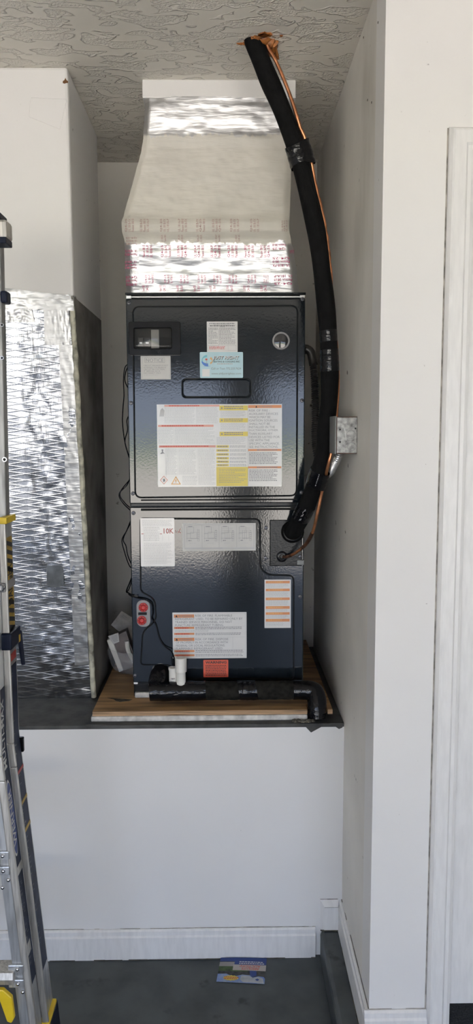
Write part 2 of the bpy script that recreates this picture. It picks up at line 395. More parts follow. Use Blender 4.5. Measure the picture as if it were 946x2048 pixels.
def wall(name, *b, m='wall_paint', bevel=0, label=None):
    return struct(MB().box(*b).build(name, m, bevel=bevel), label)
wall('floor', -3.6, 2.4, -3.3, YL + .05, -0.15, 0, m='floor_paint', label='dark grey painted concrete garage floor')
wall('floor_curb', 0.283, 2.3, -0.4, YL + .001, -0.01, CURB, m='floor_paint', bevel=0.012, label='raised grey painted concrete curb along the walls')
wall('ceiling', -3.6, 2.4, -3.3, 3.15, ZC, ZC + .1, m='ceiling_plaster', label='garage ceiling with skip trowel plaster')
wall('wall_back', -1.7, XR + .1, YB, YB + .1, 0, ZC, m='back_paint', label='dusty back wall of the equipment alcove')
wall('wall_right', XR, XR + .12, YD + .1, YB, 0, ZC, m='dusty_paint', label='right wall of the equipment alcove')
wall('wall_low', -1.7, XR, YL, YL + .1, 0, ZS - .008, label='white low wall under the equipment shelf')
wall('wall_front_left', -3.6, -1.6, YL, YL + .12, 0, ZC)
wall('wall_garage_left', -3.6, -3.5, -3.3, YL, 0, ZC)
wall('wall_garage_right', 2.3, 2.4, -3.3, YD + .1, 0, ZC)
wall('wall_alcove_left', -1.7, -1.6, YL + .1, YB, 0, ZC, m='dusty_paint')
# the garage front: two openings; unseen middle pier added to darken the cabinet's reflection
wall('wall_garage_header', -3.6, 2.4, -3.3, -3.15, 2.12, ZC)
wall('added_reflection_pier', -0.03, 0.42, -3.3, -3.15, 0, 2.12)
wall('wall_garage_pier_left', -3.5, -2.9, -3.3, -3.15, 0, 2.12)
wall('wall_garage_pier_right', 2.0, 2.3, -3.3, -3.15, 0, 2.12)
wall('driveway', -30, 30, -34, -3.3, -0.15, -0.01, m='concrete', label='sunlit concrete driveway')
wall('lawn', -60, 60, -80, -34, -0.2, -0.03, m='asphalt')
# wall with the door
XO = 0.540
wall('wall_door', XR, XO, YD, YD + .1, 0, ZC, label='white wall beside the door')
wall('wall_above_door', XO, 2.3, YD, YD + .1, 2.225, ZC)
wall('wall_right_of_door', 1.36, 2.3, YD, YD + .1, 0, 2.225)

# soffit chase on the left
XF = -0.432
chase = struct(MB().box(-1.65, XF, 2.204, 2.685, 2.0, ZC + .001).build('wall_chase', 'wall_paint', bevel=0.008), 'white boxed chase hanging from the ceiling')
# equipment shelf
struct(MB().box(-1.65, XR, YL - .002, YB, ZS - .012, ZS).build('shelf_top', 'shelf_paint', bevel=0.002), 'dark grey painted shelf top on the low wall')

def skirting(name, pts_profile, axis, a0, a1, origin, m='trim_paint'):
    """profile pts: (out, up) ; axis 'x' runs along X with out = -Y, 'y' runs along Y with out = -X"""
    mb = MB()
    if axis == 'x': mb.prism_x([(origin[0] - o, origin[1] + u) for o, u in pts_profile], a0, a1)
    else:
        vs = [(origin[0] - o, a0, origin[1] + u) for o, u in pts_profile] + [(origin[0] - o, a1, origin[1] + u) for o, u in pts_profile]
        n = len(pts_profile)
        mb.add(vs, [tuple(range(n)), tuple(range(2*n-1, n-1, -1))] + [(i, i+n, (i+1) % n + n, (i+1) % n) for i in range(n)])
    return struct(mb.build(name, m))
PROF = [(0, 0), (0.013, 0), (0.013, 0.072), (0.009, 0.077), (0.009, 0.090), (0.004, 0.095), (0, 0.095)]
skirting('baseboard_low', PROF, 'x', -1.65, 0.268, (YL, 0.0))['label'] = 'white baseboard along the foot of the low wall'
# short return on the curb, its left end mitred back to the wall
mb = MB()
x0, x1 = 0.283, 0.337; zb, zt = CURB + .002, CURB + .097
mb.add([(x0, YL, zb), (x0, YL, zt), (x1, YL, zt), (x1, YL, zb), (x0+.012, YL-.013, zb), (x0+.012, YL-.013, zt-.018), (x1, YL-.013, zt-.018), (x1, YL-.013, zb)],
       [(0,1,5,4), (1,2,6,5), (4,5,6,7), (2,3,7,6), (0,4,7,3), (0,3,2,1)])
struct(mb.build('baseboard_return', 'trim_paint'))['label'] = 'short white baseboard piece standing on the curb in the corner'
skirting('baseboard_right', PROF, 'y', YD + .0002, YL, (XR, CURB))['label'] = 'white baseboard along the right alcove wall'
skirting('baseboard_door_wall', PROF, 'x', XR - .013, 0.4925, (YD, CURB))['label'] = 'white baseboard beside the door casing'

def edge_line(name, a, b, parent, r_=.0011, dens=.75, m='grime_shade'):
    mb = MB(); a = Vector(a); b = Vector(b); L_ = (b-a).length; t = 0
    while t < L_:
        w = random.uniform(.01, .07)
        if random.random() < dens: mb.tube([a.lerp(b, min(t/L_, 1)), a.lerp(b, min((t+w)/L_, 1))], r_*random.uniform(.45, 1.15), 5)
        t += w
    o = mb.build(name, m, bpy.data.objects[parent]); o['kind'] = 'stuff'; return o
edge_line('caulk_line', (-1.6, YL - .0015, .0955), (.268, YL - .0015, .0955), 'baseboard_low', .0010, .8, 'caulk_shade')
edge_line('dirt_shade_line', (-1.6, YL - .0135, .0012), (.268, YL - .0135, .0012), 'baseboard_low', .0016, .9)  # broken dark strip painted in for the shade at the baseboard's foot
edge_line('dirt_shade_line', (.283, YL - .001, CURB + .098), (.337, YL - .001, CURB + .098), 'baseboard_return', .0011, .95)
edge_line('dirt_shade_line', (.295, YL - .0134, CURB + .079), (.337, YL - .0134, CURB + .079), 'baseboard_return', .0005, .8)
edge_line('dirt_shade_line', (.283, YL - .012, CURB + .003), (.337, YL - .014, CURB + .003), 'baseboard_return', .002, .95)  # shade under the return piece, drawn as a dark broken strip
edge_line('dirt_shade_line', (XR - .001, YD, CURB + .096), (XR - .001, YL, CURB + .096), 'baseboard_right', .0011, .7)
edge_line('dirt_shade_line', (XR - .0135, YD, CURB + .001), (XR - .0135, YL, CURB + .001), 'baseboard_right', .0018, .95)  # painted shade along the foot of the right baseboard
edge_line('caulk_line', (XR, YD - .001, CURB + .096), (.492, YD - .001, CURB + .096), 'baseboard_door_wall', .0010, .8, 'caulk_shade')
MB().box(.4895, .4930, YD - .0008, YD, CURB + .097, 2.276).build('casing_shade_strip', 'caulk_shade', bpy.data.objects['wall_door'])  # grey strip added to deepen the shade along the casing's left side
# door with casing
door = struct(MB().box(XO, 1.36, YD + .004, YD + .045, 0.190, 2.222).build('door_1', 'trim_paint'), 'white painted door leaf')
CP = [(0.4925, 0.006), (0.4985, 0.016), (0.503, 0.018), (0.528, 0.018), (0.533, 0.013), (0.541, 0.013), (0.549, 0.009)]
mb = MB()
zc0, zc1 = CURB, 2.276
vs = []
for x, o in CP: vs += [(x, YD - o, zc0), (x, YD - o, zc1 - (x - CP[0][0]))]
n = len(CP)
fs = [(2*i, 2*i+2, 2*i+3, 2*i+1) for i in range(n-1)]
vs += [(CP[0][0], YD, zc0), (CP[0][0], YD, zc1), (CP[-1][0], YD, zc0), (CP[-1][0], YD, zc1 - .0565)]
fs += [(2*n, 0, 1, 2*n+1), (2*n-2, 2*n+2, 2*n+3, 2*n-1), (0, 2*n, 2*n+2, *[2*i for i in range(n-1, 0, -1)])]
mb.add(vs, fs)
# head casing, mitred
vs = []
for x, o in CP: vs += [(x, YD - o, zc1 - (x - CP[0][0])), (1.40 - (x - CP[0][0]), YD - o, zc1 - (x - CP[0][0]))]
m0 = len(vs); vs += [(CP[0][0], YD, zc1), (1.40, YD, zc1)]
mb.add(vs, [(2*i, 2*i+1, 2*i+3, 2*i+2) for i in range(n-1)] + [(m0, m0+1, 1, 0)])
struct(mb.build('trim_1', 'trim_paint'), 'white moulded door casing')
struct(MB().box(XO, 1.36, YD + .03, YD + .09, 0.0, 0.190).build('door_sill', 'rubber_mat'), 'black gritty step riser under the door')
# small flaws of the setting
mb = MB(); p = at(131, 163, Y=2.2035)
mb.add([(p.x + .009*math.cos(a)*f, 2.2032, p.z + .009*math.sin(a)*f) for a, f in zip([R(90+40*k) for k in range(9)], (1.1, .5, .8, 1.0, .7, .5, .9, .8, .5))], [tuple(range(9))])
mb.build('stain', 'nail_brown', chase)
mb = MB()                                   # faint outline of an old patch in the plaster
q = [at(x, y, Y=2.2036) for x, y in ((62, 195), (133, 198), (120, 258), (58, 233))]
for a, b in zip(q, q[1:] + q[:1]): mb.tube([a, b], 0.0009, 5)
mb.build('patch_seam', 'wall_paint', chase)
mb = MB()
mb.box(XR - .0005, XR + .006, YD - .0006, YD + .02, 2.56, ZC)
mb.build('corner_crack', 'black_gap', bpy.data.objects['wall_door'])
for k, (x, y) in enumerate(((743, 205), (735, 200), (756, 45), (727, 75))):
    p = at(x, y, X=XR - .0005); MB().lathe((XR, p.y, p.z), (-1, 0, 0), [(0, .003), (.0012, .0022), (.0012, 0)], 8).build('nail_hole', 'grime_shade', bpy.data.objects['wall_right'])
mb = MB()                                   # chipped grey paint hanging over the wall's top edge
for pts in (((605, 1447), (622, 1465), (655, 1447)), ((660, 1446), (678, 1458), (685, 1455), (685, 1446)), ((170, 1449), (190, 1452), (215, 1449))):
    q = [at(x, y, Y=YL - .0025) for x, y in pts]
    mb.prism_y([(p.x, p.z) for p in q], YL - .003, YL + .001)
mb.build('paint_drip', 'shelf_paint', bpy.data.objects['shelf_top'])

# ------------------------------------------------------------------ left foil-faced duct
YT, YBm = 2.203, 2.385
def duct_y(z): return YBm + (YT - YBm) * (z - ZS) / (2.0 - ZS)
dt = thing('foil_faced_duct', (-1.0, 2.38, ZS), 'foil faced insulated duct below the white boxed chase', 'air duct')
def front(u, v):
    x = -1.55 + u * (XF - .014 + 1.55); z = ZS + v * (2.0 - ZS + .004)
    y = duct_y(z) + 0.004*(noise.noise((x*7, z*5, 1)) ) + 0.0022*noise.noise((x*24, z*14, 5))
    if u > .86: y += 0.003*noise.noise((x*60, z*35, 9))
    return (x, y, z)
MB().grid(170, 150, front).build('foil_facing', 'scrim_foil', dt, smooth=True)
mb = MB()
mb.hexa([(XF - .016, duct_y(ZS) + .002, ZS), (XF, duct_y(ZS) + .006, ZS), (XF, 2.68, ZS), (-1.55, 2.68, ZS),
         (XF - .016, duct_y(2.0) + .002, 2.0), (XF, duct_y(2.0) + .006, 2.0), (XF, 2.68, 2.0), (-1.55, 2.68, 2.0)])
mb.build('duct_side', 'duct_grey', dt)
mb = MB()                                   # raw glass-fibre edge along the corner
path = [(XF - .006 + .003*noise.noise((z*9, 2, 3)), duct_y(z) + .004 + .002*noise.noise((z*30, 7, 3)), z) for z in [ZS + .003 + i*(2.0 - ZS - .03)/70 for i in range(71)]]
mb.tube(path, lambda t: .0085 + .0025*noise.noise((t*40, 1, 1)), 9)
mb.build('board_edge', 'glass_fibre', dt, smooth=True)
def foil_patch(name, px, parent, yoff, m='tape_foil', amp=.0025, nu=30, nv=16, freq=40):
    """px: four photo corners (tl, tr, br, bl) on the leaning duct front"""
    def on(x, y):
        P = at(x, y, Y=2.25)
        for _ in range(4): P = at(x, y, Y=duct_y(min(P.z, 2.0)))
        return P
    c = [on(*p) for p in px]
    def fn(u, v):
        p = (c[0]*(1-u) + c[1]*u)*(1-v) + (c[3]*(1-u) + c[2]*u)*v
        return (p.x, p.y - yoff - amp*abs(noise.noise((p.x*freq, p.z*freq, 4))) - amp*.5*noise.noise((p.x*freq*3, p.z*freq*2, 8)), p.z)
    return MB().grid(nu, nv, fn).build(name, m, parent, smooth=True)
foil_patch('tape_strip', [(8, 576), (142, 592), (146, 612), (8, 600)], dt, .004, freq=30)
foil_patch('tape_strip', [(8, 596), (147, 600), (149, 622), (8, 618)], dt, .005, freq=45)
foil_patch('tape_strip', [(88, 616), (138, 616), (142, 690), (90, 690)], dt, .003, freq=60)
foil_patch('tape_strip', [(118, 690), (146, 690), (178, 1330), (150, 1330)], dt, .0012, amp=.002, nu=10, nv=120, freq=45)
foil_patch('tape_strip', [(14, 612), (62, 612), (70, 645), (16, 645)], dt, .003, freq=40)
mb = MB()                                   # torn wrap at the inner corner under the chase
def torn(u, v):
    y = 2.21 + u*.45; z = 2.005 - v*(.10 + .05*math.sin(u*9)) - u*.16
    return (XF + .002 + .006*abs(noise.noise((y*25, z*25, 3))), y, z)
MB().grid(26, 12, torn).build('torn_wrap', 'duct_grey', dt, smooth=True)
# dark cut-out pocket with its rim
def onq(x, y):
    P = at(x, y, Y=2.3)
    for _ in range(4): P = at(x, y, Y=duct_y(P.z))
    return P
c = [onq(95, 1131), onq(127, 1131), onq(129, 1172), onq(96, 1172)]
mb = MB(); pts = [(p.x, p.z) for p in (c[3], c[2], c[1], c[0])]
yy = sum(p.y for p in c)/4 - .006
mb.prism_y(rrect(pts[0][0], pts[1][0], pts[0][1], pts[2][1], .005), yy, yy + .012)
mb.build('patch_square', 'patch_metal', dt)

# ------------------------------------------------------------------ supply plenum above the unit
pl = thing('supply_plenum', (0.0, 2.55, 2.02), 'foil wrapped supply plenum brushed with white paint above the air handler', 'air duct')
# levels: photo row, left x, right x, front Y
LV = [(193, 288, 589, 2.2775), (205, 289, 588, 2.279), (272, 286, 584, 2.290), (300, 282, 583, 2.297), (370, 263, 582, 2.306), (425, 247, 580, 2.309),
      (445, 242, 579, 2.302), (458, 243, 579, 2.304), (482, 248, 583, 2.318), (500, 249, 588, 2.322), (545, 250, 594, 2.336), (592, 252, 599, 2.350)]
LW = []
for py, xl, xr, y in LV:
    a = at(xl, py, Y=y); b = at(xr, py, Y=y); LW.append(((a.z + b.z)/2, a.x, b.x, y))
def plen(z):
    if z >= LW[0][0]: return LW[0][1:]
    for i in range(len(LW)-1):
        z0, z1 = LW[i][0], LW[i+1][0]
        if z1 <= z <= z0:
            t = (z0 - z)/(z0 - z1); t = t*t*(3-2*t) if i not in (3, 4) else t
            return tuple(LW[i][k]*(1-t) + LW[i+1][k]*t for k in (1, 2, 3))
    return LW[-1][1:]
def wr(x, z, s=1.0):
    return s*(0.0035*noise.noise((x*5, z*9, 2)) + 0.0016*noise.noise((x*14, z*40, 6)) + 0.0011*noise.noise((x*50, z*60, 11)))
ZP1, ZP0 = LW[0][0], LW[-1][0]
def plen_pt(s, v):
    """s runs round the duct: 0..1 front, then right side, back, left side"""
    z = ZP1 + (ZP0 - ZP1)*v; xl, xr, yf = plen(z); yb = 2.80; seg = s*4
    if seg <= 1: x = xl + (xr - xl)*seg; return (x, yf + wr(x, z) + .010*max(0, abs(seg*2-1) - .93)/.07, z)
    if seg <= 2: y = yf + .010 + (yb - yf)*(seg-1); return (xr + wr(y, z, 1.5)*min(1, (seg-1)*6), y, z)
    if seg <= 3: return (xr + (xl - xr)*(seg-2), yb, z)
    return (xl + wr(y := yb + (yf + .010 - yb)*(seg-3), z + 4, 1.5)*min(1, (4-seg)*6), y, z)
MB().grid(320, 150, plen_pt).build('duct_wrap', 'plenum_wrap', pl, smooth=True)
a = at(284, 158, Y=2.277); b = at(592, 158, Y=2.277)
z0 = at(430, 196, Y=2.277).z
MB().box(a.x, b.x, 2.277, 2.80, z0, ZC + .001).build('collar', 'wall_paint', pl, bevel=.003)
def plen_front(x, z): return plen(z)[2] + wr(x, z)
def on_plen(px, py):
    P = at(px, py, Y=2.3)
    for _ in range(3): P = at(px, py, Y=plen_front(P.x, P.z))
    return P
# tape bands on the foil
def plen_patch(name, px, off, m='tape_foil', nu=60, nv=14):
    def fn(u, v):
        x = (px[0][0]*(1-u) + px[1][0]*u)*(1-v) + (px[3][0]*(1-u) + px[2][0]*u)*v
        y = (px[0][1]*(1-u) + px[1][1]*u)*(1-v) + (px[3][1]*(1-u) + px[2][1]*u)*v
        P = on_plen(x, y)
        return (P.x, P.y - off, P.z)
    return MB().grid(nu, nv, fn).build(name, m, pl, smooth=True)
plen_patch('tape_strip', [(278, 496), (539, 496), (540, 545), (278, 545)], .0012)
plen_patch('tape_strip', [(279, 549), (540, 549), (541, 589), (279, 589)], .0018)
# printed tape text
def print_on_plenum(name, body, px, rot, m='ink_magenta'):
    """px box on the photo; rot 0: reads along x, -90: reads downwards, 180 upside down"""
    return body, px, rot
mb = MB()
def ptext(body, x0, y0, x1, y1, rot):
    vs, fs = text_geo(body, 0.012); out = []
    for u, v in vs:
        if rot == 0: a, b = u, 1-v
        elif rot == 180: a, b = 1-u, v
        elif rot == -90: a, b = v, u
        else: a, b = 1-v, 1-u
        P = on_plen(x0 + (x1-x0)*a, y0 + (y1-y0)*b)
        out.append((P.x, P.y - .0026, P.z))
    mb.add(out, fs)
T4 = ['Q4-25', 'UL 181B-FX', 'UL 181A-P', 'Fasson 0810']
def block(x, y, w, h, rot, n=3, sk=0):
    L = random.sample(T4, n) if n < 4 else T4
    for i, t in enumerate(L):
        if rot in (90, -90): ptext(t, x + w*i/n, y + sk*i, x + w*(i+.72)/n, y + h + sk*i, rot)
        else: ptext(t, x, y + h*i/n, x + w, y + h*(i+.72)/n, rot)
for k, x in enumerate((285, 322, 354, 388, 421, 455, 488, 520)): block(x, 491, 22, 24, 90, 3)
for k, x in enumerate((290, 328, 360, 395, 426, 457, 495, 527)): block(x, 550, 19 if k < 7 else 11, 17, 90, 3)
for k, x in enumerate((284, 318, 352, 386, 418, 452, 486, 520)): block(x, 571, 16, 12, 90, 2)
block(250, 500, 24, 14, 180, 2); block(250, 522, 23, 18, 180, 3); block(252, 552, 22, 22, 180, 3)
block(545, 488, 26, 14, 180, 2); block(545, 514, 34, 22, 180, 3); block(548, 550, 36, 22, 180, 3); block(580, 500, 8, 10, 180, 1)
mb.build('tape_print', 'ink_magenta', pl)['kind'] = 'stuff'
mb = MB()
for x in (250, 280, 320, 356, 392, 424, 460, 500): block(x, 438, 20, 26, 90, 3)
block(563, 441, 13, 22, 90, 3); block(252, 474, 22, 18, 180, 3)
for x in (322, 356, 394, 430, 470): block(x, 470, 12, 14, 90, 2)
mat('print_faded', (0.46, 0.30, 0.27), 0.5)
mb.build('faded_print', 'print_faded', pl)['kind'] = 'stuff'

# ------------------------------------------------------------------ plywood platform
pw = thing('plywood_base', (0, 2.5, ZS), 'plywood board with pale foam strip under the air handler', 'board')
ZPL = 0.776
xa = at(185, 1422, Y=2.19).x; xb = at(665, 1424, Y=2.19).x
XN = at(634, 1381, Y=2.205).x; NW = .031; YN = 2.240
MB().prism_z([(xa, 2.19), (XN - NW, 2.19), (XN - NW, YN), (XN + NW, YN), (XN + NW, 2.19), (xb, 2.19), (xb, YB - .005), (xa, YB - .005)], ZPL - .014, ZPL).build('board', 'plywood', pw)
for c0, c1 in ((xa, XN - NW), (XN + NW, xb)): MB().box(c0, c1, 2.1885, 2.19, ZPL - .014, ZPL - .0005).build('cut_edge', 'ply_edge', pw)
MB().box(xa - .004, at(615, 1440, Y=2.185).x, 2.182, 2.93, ZS, ZPL - .0135).build('foam_strip', 'foam_strip', pw, bevel=.003)
MB().box(at(615, 1440, Y=2.185).x, xb - .03, 2.243, 2.93, ZS, ZPL - .0135).build('support_strip', 'ply_edge', pw)
mb = MB(); q = [at(x, y, Z=ZPL) for x, y in ((214, 1396), (265, 1399), (258, 1402), (240, 1404), (232, 1402), (228, 1399))]
mb.prism_z([(p.x, p.y) for p in reversed(q)], ZPL - .001, ZPL + .0006); mb.build('stain', 'grime_shade', pw)
mb = MB()
for i in range(26):
    x = random.uniform(.20, .27); y = random.uniform(2.163, 2.178); r = random.uniform(.003, .008)
    mb.lathe((x, y, ZS), (0, 0, 1), [(0, r), (r*.5, r*.9), (r*.9, r*.4), (r, 0)], 6)
g = tag(mb.build('crumbled_sealant', 'grime_shade', None), 'dark crumbled sealant around the drain pipe foot', 'debris'); g['kind'] = 'stuff'

# ------------------------------------------------------------------ air handler
YC = 2.30
ah = thing('air_handler', (-.03, 2.55, ZPL), 'dark slate metal air handler cabinet covered in warning labels', 'air handler')
xl = -0.302; xr = xl + .537
xl = (at(251, 590, Y=YC).x + at(267, 1390, Y=YC).x)/2; xr = (at(611, 585, Y=YC).x + at(606, 1360, Y=YC).x)/2
z_top = at(430, 586, Y=YC).z
z_seam = at(430, 1010, Y=YC).z
z_low = at(430, 1364, Y=YC).z
MB().box(xl, xr, YC + .014, 2.82, ZPL, z_top).build('cabinet_body', 'cabinet_dark', ah, bevel=.002)
MB().box(xl - .001, xr + .001, YC - .003, 2.82, z_top - .006, z_top + .001).build('top_rail', 'cabinet_dark', ah, bevel=.001)
MB().box(xl + .012, xr - .012, YC - .001, YC + .006, z_top - .013, z_top - .010).build('bright_seam', 'clip_silver', ah)
MB().box(xl + .002, xl + .016, YC - .002, YC + .006, z_top - .016, z_top - .008).build('corner_clip', 'clip_silver', ah)
MB().box(xr - .016, xr - .002, YC - .002, YC + .006, z_top - .014, z_top - .007).build('corner_clip', 'clip_silver', ah)
up = MB().box(xl, xr, YC, YC + .014, z_seam + .005, z_top - .016).build('upper_door', 'cabinet', ah, bevel=.003)
lo = MB().box(xl, xr, YC, YC + .014, z_low, z_seam - .005).build('lower_door', 'cabinet', ah, bevel=.003)
MB().box(xl + .004, xr - .006, YC + .008, YC + .02, ZPL + .018, z_low).build('base_rail', 'cabinet_dark', ah, bevel=.002)
MB().box(xl + .004, xr - .02, YC + .001, YC + .015, ZPL, ZPL + .018).build('base_channel', 'foam_strip', ah, bevel=.003)
MB().box(xl + .002, xl + .014, YC - .001, YC + .01, z_low - .004, z_low + .001).build('corner_clip', 'clip_silver', ah)
def pc(x, y, Y=YC): p = at(x, y, Y=Y); return (p.x, p.z)
def bead(name, pts, parent, r=.0017, m='black_gap', closed=True, y=YC):
    P = [(x, y, z) for x, z in pts]
    if closed: P = P + [P[0], P[1]]
    return MB().tube(P, r, 6).build(name, m, parent, smooth=True)
EMB = .0022
def emboss(name, pts, parent, yb=YC, d=EMB, ins=.004):
    """raised pressed field with sloping rim"""
    n = len(pts); c = Vector((sum(p[0] for p in pts)/n, sum(p[1] for p in pts)/n))
    inner = []
    for i in range(n):
        a = Vector(pts[i-1]); b = Vector(pts[(i+1) % n]); t = (b-a).normalized(); nn = Vector((-t.y, t.x))
        inner.append(Vector(pts[i]) + nn*ins)
    vs = [(x, yb + .0004, z) for x, z in pts] + [(p.x, yb - d, p.y) for p in inner]
    return MB().add(vs, [(i, (i+1) % n, (i+1) % n + n, i+n) for i in range(n)] + [tuple(range(n, 2*n))]).build(name, 'cabinet', parent)
# upper door pressed field
P = [pc(270, 996), pc(594, 992), pc(596, 611), pc(265, 613)]
pts = round_poly(P, .022, 6)
emboss('pressed_field', pts, up); bead('field_groove', pts, up)
mb = MB(); a = pc(282, 1020); b = pc(590, 1017)
mb.tube([(a[0], YC, (a[1]+b[1])/2), (b[0], YC, (a[1]+b[1])/2)], .0035, 8); mb.build('door_groove', 'black_gap', lo)
mb = MB(); a = pc(282, 1001); b = pc(594, 998)
mb.tube([(a[0], YC, (a[1]+b[1])/2), (b[0], YC, (a[1]+b[1])/2)], .0022, 8); mb.build('door_groove', 'black_gap', up)
# handle recess
YF = YC - EMB
pts = rrect(pc(364, 796)[0], pc(502, 796)[0], pc(433, 796)[1], pc(433, 757)[1], .012)
hd = MB(); n = len(pts); cx = sum(p[0] for p in pts)/n; cz = sum(p[1] for p in pts)/n
hd.add([(x, YF - .0002, z) for x, z in pts] + [(cx + (x-cx)*.975, YF - .003, cz + (z-cz)*.9) for x, z in pts] + [(cx + (x-cx)*.95, YF - .0005, cz + (z-cz)*.8) for x, z in pts],
       [(i, (i+1) % n, (i+1) % n + n, i+n) for i in range(n)] + [(i+n, (i+1) % n + n, (i+1) % n + 2*n, i+2*n) for i in range(n)] + [tuple(range(2*n, 3*n))])
hd.build('door_handle', 'cabinet', up); bead('handle_groove', pts, up, .0013, y=YF)
# lower door pressed field with its notch and the drain connection bay
P = [(281, 1330), (336, 1330), (352, 1338, .006), (352, 1358), (588, 1358), (588, 1150, .02), (536, 1149, .02), (521, 1136, .02), (521, 1037, .02), (280, 1036, .01), (281, 1183), (309, 1198, .02), (312, 1240, .02), (285, 1262, .02)]
pts = round_poly([(*pc(p[0], p[1]), *( [p[2]] if len(p) > 2 else [])) for p in P], .012, 5)
emboss('pressed_field', pts, lo); bead('field_groove', pts, lo)
# pipe connection plate
a = pc(540, 1131); b = pc(605, 1040)
plate = MB().box(a[0], b[0] - .001, YC - .001, YC + .01, a[1], b[1]).build('pipe_plate', 'cabinet_dark', lo, bevel=.0015)
bead('plate_groove', [(a[0], a[1]), (b[0] - .002, a[1]), (b[0] - .002, b[1]), (a[0], b[1])], lo, .0018)
a = pc(594, 1130); b = pc(606, 1120)
MB().box(a[0], xr + .0005, YC - .0025, YC + .003, a[1], b[1]).build('corner_tab', 'cover_grey', lo, bevel=.001)
g = pc(564, 1113)
MB().lathe((g[0], YC, g[1]), (0, -1, 0), [(0, .017), (.004, .017), (.006, .013), (.006, .008), (.002, .006), (.002, 0)]).build('rubber_grommet', 'black_plastic', lo, smooth=True)
# screws
sc = None
for x, y, par_ in ((258, 606, up), (605, 598, up), (262, 806, up), (604, 801, up), (266, 987, up), (603, 985, up), (267, 1026, lo), (270, 1351, lo), (532, 1056, lo), (531, 1116, lo), (600, 1193, lo), (600, 1113, lo), (272, 1192, lo)):
    p = pc(x, y); loc = (p[0], YC - .0002, p[1])
    if sc is None:
        sc = MB().lathe((0, 0, 0), (0, -1, 0), [(0, .0062), (.0015, .0062), (.0022, .0048), (.0045, .0045), (.0048, .002), (.003, 0)], 12).build('screw', 'steel_screw', None, smooth=True)
        sc.location = loc; par(sc, par_)
    else: dup(sc, loc, par_)
# sight glass
p = pc(562, 682)
sg = MB().lathe((p[0], YF, p[1]), (0, -1, 0), [(-.002, .0265), (.003, .0265), (.0045, .025), (.0045, .0215), (.001, .0205)], 36).build('sight_glass', 'grommet_grey', ah, smooth=True)
MB().lathe((p[0], YF, p[1]), (0, -1, 0), [(.0008, .0212), (.0022, .014), (.0026, 0)], 30).build('lens', 'glass_dark', sg, smooth=True)
# breaker window
b0 = pc(259, 711); b1 = pc(361, 644)
fr = MB()
o = rrect(b0[0], b1[0], b0[1], b1[1], .006, 4); w0 = pc(269, 698); w1 = pc(343, 657)
i_ = rrect(w0[0], w1[0], w0[1], w1[1], .006, 4); n = len(o)
fr.add([(x, YF + .001, z) for x, z in o] + [(x, YF - .008, z) for x, z in o] + [(x, YF - .008, z) for x, z in i_] + [(x, YF + .0, z) for x, z in i_],
       [(i, (i+1) % n, (i+1) % n + n, i+n) for i in range(n)] + [(i+n, (i+1) % n + n, (i+1) % n + 2*n, i+2*n) for i in range(n)] + [(i+2*n, (i+1) % n + 2*n, (i+1) % n + 3*n, i+3*n) for i in range(n)])
frame = fr.build('breaker_window', 'black_plastic', ah, bevel=.0015)
MB().box(w0[0] - .001, w1[0] + .001, YF - .0012, YF - .0004, w0[1] - .001, w1[1] + .001).build('backing', 'black_gap', frame)
for x0_, x1_ in ((277, 287), (289, 300)):
    a = pc(x0_, 693); b = pc(x1_, 676)
    MB().box(a[0], b[0], YF - .006, YF - .001, a[1], b[1]).build('breaker_switch', 'breaker', frame, bevel=.001)
    a = pc(x0_+3, 688); b = pc(x1_-2, 685)
    MB().box(a[0], b[0], YF - .0072, YF - .006, a[1], b[1]).build('breaker_toggle', 'clip_silver', frame)
a = pc(303, 697); b = pc(318, 660)
MB().box(a[0], b[0], YF - .004, YF - .001, a[1], b[1]).build('breaker_strip', 'breaker_grey', frame)
dome = MB(); oo = rrect(w0[0] - .002, w1[0] + .002, w0[1] - .002, w1[1] + .002, .007, 4); n = len(oo); cx = (w0[0]+w1[0])/2; cz = (w0[1]+w1[1])/2
lay = [(1.0, .0082), (.985, .014), (.93, .0175), (.8, .019)]
vs = []
for s_, d_ in lay: vs += [(cx + (x-cx)*s_, YF - d_, cz + (z-cz)*(s_ if s_ > .99 else s_*.97)) for x, z in oo]
dome.add(vs, [(k*n+i, k*n+(i+1) % n, (k+1)*n+(i+1) % n, (k+1)*n+i) for k in range(len(lay)-1) for i in range(n)] + [tuple(range((len(lay)-1)*n, len(lay)*n))])
dome.build('clear_cover', 'clear_plastic', frame, smooth=True)
# drain connections with red knobs
pk = rrect(pc(274, 1253)[0], pc(301, 1253)[0], pc(288, 1253)[1], pc(288, 1200)[1], .018, 8)
kp = MB().prism_y(pk, YC - .004, YC + .002).build('drain_port', 'grommet_grey', ah, bevel=.001)
for x, y in ((287, 1214), (284, 1240)):
    p = pc(x, y)
    kb = MB().lathe((p[0], YC - .004, p[1]), (0, -1, 0), [(0, .0145), (.003, .0145), (.004, .012), (.004, .0095), (.009, .009), (.010, .007), (.006, .005), (.006, 0)], 20).build('knob', 'knob_red', kp)
    mb = MB()
    for k in range(8):
        a = R(45*k); mb.box(p[0] + .0112*math.cos(a) - .0012, p[0] + .0112*math.cos(a) + .0012, YC - .0098, YC - .0078, p[1] + .0112*math.sin(a) - .0012, p[1] + .0112*math.sin(a) + .0012)
    mb.build('knob_grip', 'ink_black', kp)['kind'] = 'stuff'
a = pc(277, 1229); b = pc(294, 1224)
MB().box(a[0], b[0], YC - .0085, YC - .003, a[1], b[1]).build('port_key', 'black_plastic', kp, bevel=.001)

